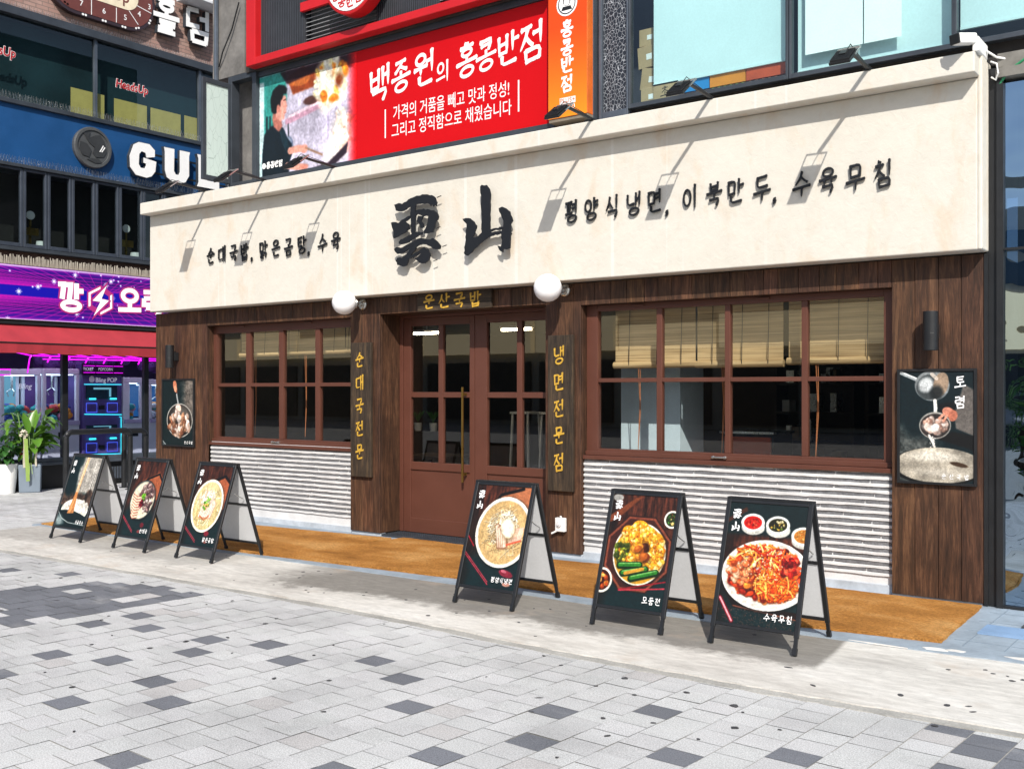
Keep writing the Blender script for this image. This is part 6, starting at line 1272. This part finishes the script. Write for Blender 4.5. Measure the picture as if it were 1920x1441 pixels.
def claw(y0, y1, zt, label, cab, pal, seed, zmid=1.10, slim=False):
    t = thing('claw_machine', label, 'claw machine', (-17, (y0 + y1) / 2, .44), 'claw machines in the arcade'); xf, xb = -16.85, -17.6; p = .06 if not slim else .14
    m = MB(); m.box(xb, xf, y0, y1, .45, zmid - .03); m.box(xb, xf, y0, y1, zt - .10, zt)
    for a, b in ((y0, y0 + p), (y1 - p, y1)): m.box(xf - .07, xf, a, b, zmid - .03, zt - .10); m.box(xb, xb + .05, a, b, zmid - .03, zt - .10)
    m.build('cabinet', cab, t, bevel=.01); m = MB(); m.box(xb + .02, xb + .04, y0 + p, y1 - p, zmid, zt - .1); m.build('lit_back', pal, t)
    m = MB(); m.quad((xf - .02, y0 + p, zmid), (xf - .02, y1 - p, zmid), (xf - .02, y1 - p, zt - .1), (xf - .02, y0 + p, zt - .1)); m.build('pane', M_PANEG, t)
    r = random.Random(seed); toys = [MB() for _ in M_TOY]
    for _ in range(46):
        k = r.randrange(len(M_TOY)); R = r.uniform(.05, .10); c = (r.uniform(xb + .12, xf - .12), r.uniform(y0 + p + R * .6, y1 - p - R * .6), zmid + r.uniform(0, .22)); toys[k].lathe([(R * sin(pi * i / 6), -R * .8 * cos(pi * i / 6)) for i in range(7)], c, 9)
    for k, b in enumerate(toys):
        if b.v: o = b.build('toy_pile', M_TOY[k], t, smooth=True); o['kind'] = 'stuff'
    m = MB(); m.tube([(xf - .3, (y0 + y1) / 2, zt - .1), (xf - .3, (y0 + y1) / 2, zt - .32)], .02, 8)
    for a in range(3): m.tube([(xf - .3, (y0 + y1) / 2, zt - .32), (xf - .3 + .08 * cos(a * 2.1), (y0 + y1) / 2 + .08 * sin(a * 2.1), zt - .38), (xf - .3 + .05 * cos(a * 2.1), (y0 + y1) / 2 + .05 * sin(a * 2.1), zt - .46)], .009, 6)
    m.build('claw', M_STEEL, t); m = MB(); m.box(xf - .5, xf - .1, y0 + p, y1 - p, zt - .112, zt - .102); m.build('machine_light', M_MLIGHT, t); m = MB(); m.box(xf, xf + .05, y0 + .02, y1 - .02, zmid - .10, zmid - .03); m.build('control_ledge', M_CABL, t)
    m = MB(); m.box(xf + .001, xf + .006, (y0 + y1) / 2 - .06, (y0 + y1) / 2 + .06, zmid - .34, zmid - .22); m.build('prize_door', M_BLACK, t); return t
M_MLIGHT = emit('machine_light', (.75, .9, 1, 1), 5); M_CYP = emit('pale_cyan_panel', (.16, .42, .52, 1), .9)
claw(-.55, .40, 1.93, 'white claw machine at the left edge of the arcade window', M_CAB, M_CYP, 1)
c1 = claw(.44, 1.12, 1.95, 'white claw machine behind the broad leaved plant', M_CAB, M_CYP, 2); roman('Bling', west(-16.85), .12, .84, 1.66, 'lettering', M_LIT, c1, .002, .008, slant=.2)
c2 = claw(1.16, 1.82, 1.97, 'white claw machine left of the blue neon game machine', M_CAB, plain('purple_back', (.12, .05, .2, 1), .6), 3)
claw(2.66, 3.16, 1.83, 'narrow white claw machine right of the blue neon game machine', M_CAB, M_BLUP, 4, 1.10, True)
claw(3.2, 3.9, 1.80, 'white claw machine partly hidden by the restaurant corner', M_CAB, M_BLUP, 5)
t = thing('game_machine', 'blue and purple neon lit game machine with two tiers of controls', 'game machine', (-17.1, 2.22, .44)); xf = -16.82
m = MB(); m.box(-17.7, xf, 1.86, 2.62, .45, 2.06); m.build('cabinet', plain('violet_cabinet', (.12, .085, .26, 1), .35), t, bevel=.01); frm = west(xf)
m = MB(); m.box(xf, xf + .03, 1.84, 2.64, 1.86, 2.06); m.build('header', plain('header_black', (.02, .008, .035, 1), .3), t)
m = MB()
for a, b, zz in ((1.86, 2.08, 1.965), (2.10, 2.42, 1.965), (2.44, 2.62, 1.965)): m.box(xf + .031, xf + .036, a, b, zz + .055, zz + .063); m.box(xf + .031, xf + .036, a, b, zz - .063, zz - .055)
m.build('header_tube', M_MAG, t)
roman('TICKET', frm, .075, 1.95, 1.965, 'header_text', M_LIT, t, .034, .003, xs=.8); roman('POPCORN', frm, .075, 2.28, 1.965, 'header_text', M_LIT, t, .034, .003, xs=.8); roman('Bling POP', frm, .115, 2.31, 1.775, 'lettering', M_LIT, t, .006, .006, xs=.9)
m = MB(); m.prism([(2.03 + .05 * cos(k * .4), 1.79 + .06 * sin(k * .4)) for k in range(16)], frm, .003, .012); m.build('badge', M_TOY[1], t)
m = MB()
for zc in (1.30, .60):
    for yc in (2.02, 2.42):
        P = [(yc - .10, zc - .09), (yc - .10, zc + .07), (yc + .10, zc + .07), (yc + .10, zc - .09), (yc - .10, zc - .09)]; m.tube([(xf + .02, a, b) for a, b in P], .009, 5)
m.build('blue_tube', M_BLU, t)
m = MB()
for zc in (1.30, .60):
    m.tube([(xf + .03, 1.88, zc - .12), (xf + .03, 2.60, zc - .14)], .008, 5)
    for yc in (2.02, 2.42): m.tube([(xf + .05, yc - .06, zc + .145), (xf + .05, yc + .06, zc + .145)], .018, 6)
m.tube([(xf + .02, 2.595, .48), (xf + .02, 2.595, 1.12), (xf + .02, 2.56, 1.12)], .008, 5); m.tube([(xf + .02, 1.88, 1.70), (xf + .02, 2.60, 1.70)], .007, 5); m.build('cyan_tube', M_CY, t)
for zc, h in ((1.56, .20), (.93, .09)):
    m = MB(); m.box(xf, xf + .012, 1.92, 2.52, zc - h * .6, zc + h * .6); o = m.build('screen', plain('screen_dark', (.02, .05, .07, 1), .2), t); m = MB(); m.box(xf + .013, xf + .016, 2.06, 2.40, zc + h * .25, zc + h * .42); m.box(xf + .013, xf + .016, 2.36, 2.40, zc - h * .4, zc + h * .25); m.build('screen_light', M_CYP, o)
m = MB()
for zc in (1.30, .60): m.box(xf, xf + .02, 2.17, 2.27, zc - .04, zc + .03)
m.build('coin_slot', M_BLACK, t)
t = thing('plush_heap', 'pile of dark plush toys on top of the arcade machines', 'toys', (-17.2, 2.9, 1.95)); r = random.Random(8); m = MB()
for _ in range(26): R = r.uniform(.10, .2); m.lathe([(R * sin(pi * i / 7), -R * .75 * cos(pi * i / 7)) for i in range(8)], (r.uniform(-17.5, -17.0), r.uniform(1.2, 3.6), r.uniform(2.02, 2.14)), 10)
o = m.build('plush', plain('violet_plush', (.09, .035, .17, 1), .9), t, smooth=True); o['kind'] = 'stuff'
t = thing('round_plate', 'dark round emblem on the front of the white cabinet behind the plant', 'emblem', (-16.8, 1.02, .75)); m = MB(); m.lathe([(.15, 0), (.17, 0), (.17, .02), (.15, .02)], (-16.845, .98, .76), 28, 'x'); m.build('ring', M_BLU, t); m = MB(); m.lathe([(0, .0), (.15, .0), (.15, .012), (0, .012)], (-16.845, .98, .76), 28, 'x'); m.build('disc', plain('disc_dark', (.05, .07, .12, 1), .4), t)

t = thing('arcade_light', 'cool white light panels on the arcade ceiling', 'ceiling lamp', (-17, 1.5, 2.56)); m = MB()
for k in range(4): m.box(-16.75, -16.45, -.3 + k * 1.0, .2 + k * 1.0, 2.55, 2.575)
m.build('light_panel', emit('cool_panel', (.80, .78, 1, 1), 9), t)
# bicycle stands
def stand(x, y0, y1, h, label, tilt=0):
    t = thing('bicycle_stand', label, 'bicycle stand', (x, (y0 + y1) / 2, 0), 'black tube bicycle stands'); R = .10; P = [(x, y0, 0), (x, y0, h - R)]
    P += [(x, y0 + R - R * cos(a * pi / 12), h - R + R * sin(a * pi / 12)) for a in range(1, 7)] + [(x, y1 - R + R * sin(a * pi / 12), h - R + R * cos(a * pi / 12)) for a in range(1, 7)] + [(x, y1, 0)]
    m = MB(); m.tube([(a + tilt * (b - y0), b, c) for a, b, c in P], .044, 14); m.build('hoop', M_BLACK, t, smooth=False)
    m = MB()
    for y in (y0, y1): m.lathe([(0, .001), (.08, .001), (.08, .009), (.04, .012)], (x + tilt * (y - y0), y, 0), 18)
    m.build('foot_flange', M_BLACK, t)
stand(-15.0, .50, 1.60, .955, 'wide black tube bicycle stand behind the leftmost sandwich board')
stand(-15.35, 1.72, 2.12, .93, 'narrow black tube bicycle stand beside the restaurant corner')

# plants in pots
def leaf(m, base, d, L_, W, droop, r, up=Vector((0, 0, 1))):
    d = Vector(d).normalized(); s_ = d.cross(up); s_ = s_.normalized() if s_.length > .05 else Vector((1, 0, 0)); n = 7; vs = []
    v = r.uniform(.65, 1.35); m.cur = (v, v, v)
    p = Vector(base); dd = d.copy(); 
    for i in range(n + 1):
        q = i / n; w_ = W * (sin(pi * min(1, q * .93 + .05)) ** .75) * .5; nn = s_.cross(dd).normalized()
        fold = .35 * w_; vs += [p - s_ * w_ + nn * fold, p, p + s_ * w_ + nn * fold]
        dd = (dd - up * droop * .22).normalized(); p = p + dd * (L_ / n)
    m.add(vs, [(i * 3 + j, i * 3 + j + 1, i * 3 + j + 4, i * 3 + j + 3) for i in range(n) for j in range(2)])
def mat_leaf(name, c1, c2):
    k = Nodes(name); c = k.mix(c1, c2, k.noise(7, 3)); c = k.mix(c, k.attr(), 1, 'MULTIPLY'); k.base(c)
    tr = k.n('BsdfTranslucent'); k.l(c, tr.inputs[0]); mx = k.n('MixShader'); mx.inputs[0].default_value = .32; k.l(k.b.outputs[0], mx.inputs[1]); k.l(tr.outputs[0], mx.inputs[2]); k.l(mx.outputs[0], k.out.inputs[0]); return k.set(.32, 0, .5)
r = random.Random(17); px, py = -15.84, .39
t = thing('broad_leaved_plant', 'tall broad leaved plant with ribbons in a square grey pot', 'potted plant', (px, py, 0))
ang = RAD(58); m = MB(); w_ = .15
def rot(a, b): return (px + a * cos(ang) - b * sin(ang), py + a * sin(ang) + b * cos(ang))
q0 = [rot(*p) for p in ((-w_, -w_), (w_, -w_), (w_, w_), (-w_, w_))]; q1 = [rot(*p) for p in ((-w_ - .012, -w_ - .012), (w_ + .012, -w_ - .012), (w_ + .012, w_ + .012), (-w_ - .012, w_ + .012))]
m.add([(a, b, .004) for a, b in q0] + [(a, b, .44) for a, b in q1], [(0, 3, 2, 1), (4, 5, 6, 7), (0, 1, 5, 4), (1, 2, 6, 5), (2, 3, 7, 6), (3, 0, 4, 7)])
m.build('pot', plain('grey_pot', (.17, .21, .26, 1), .5, var=.1), t, bevel=.012); m = MB(); m.lathe([(0, .43), (.13, .43), (.12, .452), (0, .46)], (px, py, 0), 20); m.build('soil', plain('soil', (.03, .022, .015, 1), .95, bump=.6), t)
st = MB(); lf = MB()
for k in range(16):
    a = r.uniform(0, 6.28); q = r.uniform(.02, .12); b = Vector((px + q * cos(a), py + q * sin(a), .44)); h = r.uniform(.3, .82); tp = b + Vector((cos(a) * h * .26, sin(a) * h * .28, h)); st.tube([b, b.lerp(tp, .5) + Vector((cos(a), sin(a), 0)) * -.02, tp], .010, 6)
    for j in range(r.randint(4, 6)):
        q = r.uniform(.35, 1); a2 = a + r.uniform(-1.6, 1.6); leaf(lf, b.lerp(tp, q), (cos(a2), sin(a2), r.uniform(.2, 1.5)), r.uniform(.2, .34), r.uniform(.10, .155), r.uniform(.4, 1.4), r)
for k in range(5): a = r.uniform(0, 6.28); leaf(lf, (px + .05 * cos(a), py + .05 * sin(a), .92), (cos(a) * .3, sin(a) * .3, 1), r.uniform(.30, .42), .14, .25, r)
st.build('stems', plain('green_stem', (.10, .20, .04, 1), .5), t); lf.build('leaves', mat_leaf('bright_leaf', (.055, .16, .02, 1), (.14, .28, .035, 1)), t, smooth=True)
M_RIB = plain('cream_ribbon', (.66, .60, .48, 1), .6); M_RIBG = plain('lime_ribbon', (.35, .50, .12, 1), .6)
for x, y, z0, z1, w_ in ((px + .22, py - .04, .42, .75, .03), (px + .16, py - .20, .40, .90, .04)):
    m = MB()
    for k in range(6): za = z1 + (z0 - z1) * k / 6; zb = z1 + (z0 - z1) * (k + 1) / 6; m.quad((x + .01 * sin(k), y, za), (x + .01 * sin(k), y + w_, za), (x + .01 * sin(k + 1), y + w_, zb), (x + .01 * sin(k + 1), y, zb))
    m.build('ribbon', M_RIB, t)
m = MB()
for k in range(12): a = k * .53; m.lathe([(0, -.02), (.025, 0), (0, .02)], (px + .16 + .03 * cos(a), py - .19 + .05 * sin(a), .93 + .04 * cos(a * 2)), 6)
m.build('bow_ribbon', M_RIB, t); m = MB()
for k in range(6): m.quad((px + .20, py - .21 + .006 * k, .85 - .11 * k), (px + .20, py - .15 + .006 * k, .85 - .11 * k), (px + .20, py - .15 + .006 * (k + 1), .74 - .11 * k), (px + .20, py - .21 + .006 * (k + 1), .74 - .11 * k))
m.tube([(px + .21, py - .1, .47), (px + .212, py - .08, .30)], .004, 5); m.tube([(px + .21, py - .12, .47), (px + .212, py - .13, .27)], .004, 5); m.build('lime_ribbon', M_RIBG, t)
px, py = -15.93, .04
t = thing('small_leaved_plant', 'darker glossy plant with a red flower in a round white pot', 'potted plant', (px, py, 0))
m = MB(); m.lathe([(0, .002), (.135, .002), (.165, .25), (.182, .46), (.17, .46), (.16, .43), (0, .43)], (px, py, 0), 32); m.build('pot', M_WHITE, t, smooth=False)
lf = MB(); st = MB()
for k in range(14):
    a = r.uniform(0, 6.28); b = Vector((px + .08 * cos(a), py + .08 * sin(a), .43)); h = r.uniform(.2, .55); tp = b + Vector((cos(a) * h * .4, sin(a) * h * .4, h)); st.tube([b, tp], .008, 5)
    for j in range(7): q = r.uniform(.2, 1); a2 = r.uniform(0, 6.28); leaf(lf, b.lerp(tp, q), (cos(a2), sin(a2), r.uniform(-.1, .9)), r.uniform(.12, .2), r.uniform(.07, .11), r.uniform(.5, 1.4), r)
st.build('stems', plain('dark_stem', (.05, .09, .025, 1), .6), t); lf.build('leaves', mat_leaf('dark_leaf', (.018, .07, .018, 1), (.05, .15, .03, 1)), t, smooth=True)
m = MB()
for dx, dy, dz in ((.16, .22, .66), (.12, .2, .60)):
    for k in range(7): a = k * .9; m.lathe([(0, -.012), (.022, 0), (0, .012)], (px + dx + .02 * cos(a), py + dy + .025 * sin(a), dz + .02 * sin(a * 1.7)), 6)
m.build('flowers', plain('red_petal', (.55, .02, .06, 1), .5), t)

# ------------------------------------------------------------------ the other side of the street, seen only in the glass
B5 = thing('opposite_building', 'pale shop building across the street, reflected in the windows', 'building', (-10, -30, 0))
m = MB(); m.box(-60, 30, -36, -30, 0, 8.2); m.build('wall', plain('opposite_wall', (.52, .47, .38, 1), .8, var=.3, scale=.6), B5)
M_OPP = plain('backlit_board', (.70, .60, .40, 1), .6, var=.4, scale=.5); M_OPP.node_tree.nodes['Principled BSDF'].inputs['Emission Color'].default_value = (1, .82, .5, 1); M_OPP.node_tree.nodes['Principled BSDF'].inputs['Emission Strength'].default_value = 1.0
m = MB(); m2 = MB(); m3 = MB(); r = random.Random(4); x = -58
while x < 28:
    w_ = r.uniform(3, 5); m.box(x, x + w_ - .5, -29.98, -29.9, .2, 2.9); m2.box(x, x + w_ - .3, -29.98, -29.6, 3.3, 3.3 + r.uniform(.9, 1.6))
    for z in (5.2,): m3.box(x + .4, x + w_ - .9, -29.98, -29.92, z, z + 1.5)
    x += w_
m.build('shop_window', plain('opposite_dark', (.03, .035, .04, 1), .3), B5); m2.build('shop_board', M_OPP, B5); m3.build('upper_window', plain('opposite_glass', (.06, .10, .14, 1), .2), B5)
t = thing('street_shrub', 'green shrub on the street side, reflected in the mirrored shopfront', 'shrub', (-3.6, -12.5, 0)); lf = MB(); r = random.Random(6)
for _ in range(700):
    a = r.uniform(0, 6.28); e = r.uniform(-1, 1); q = r.uniform(.5, 1); c = Vector((-3.6 + .8 * q * cos(a) * math.sqrt(1 - e * e), -12.5 + .8 * q * sin(a) * math.sqrt(1 - e * e), 1.2 + .85 * q * e)); leaf(lf, c, (cos(a), sin(a), r.uniform(-.2, .8)), r.uniform(.12, .22), r.uniform(.05, .09), .8, r)
lf.build('foliage', mat_leaf('shrub_leaf', (.04, .12, .02, 1), (.09, .2, .03, 1)), t, smooth=True); m = MB(); m.tube([(-3.6, -12.5, 0), (-3.6, -12.5, 1.2)], .06, 8); m.build('stem', plain('bark', (.08, .05, .03, 1), .9), t)
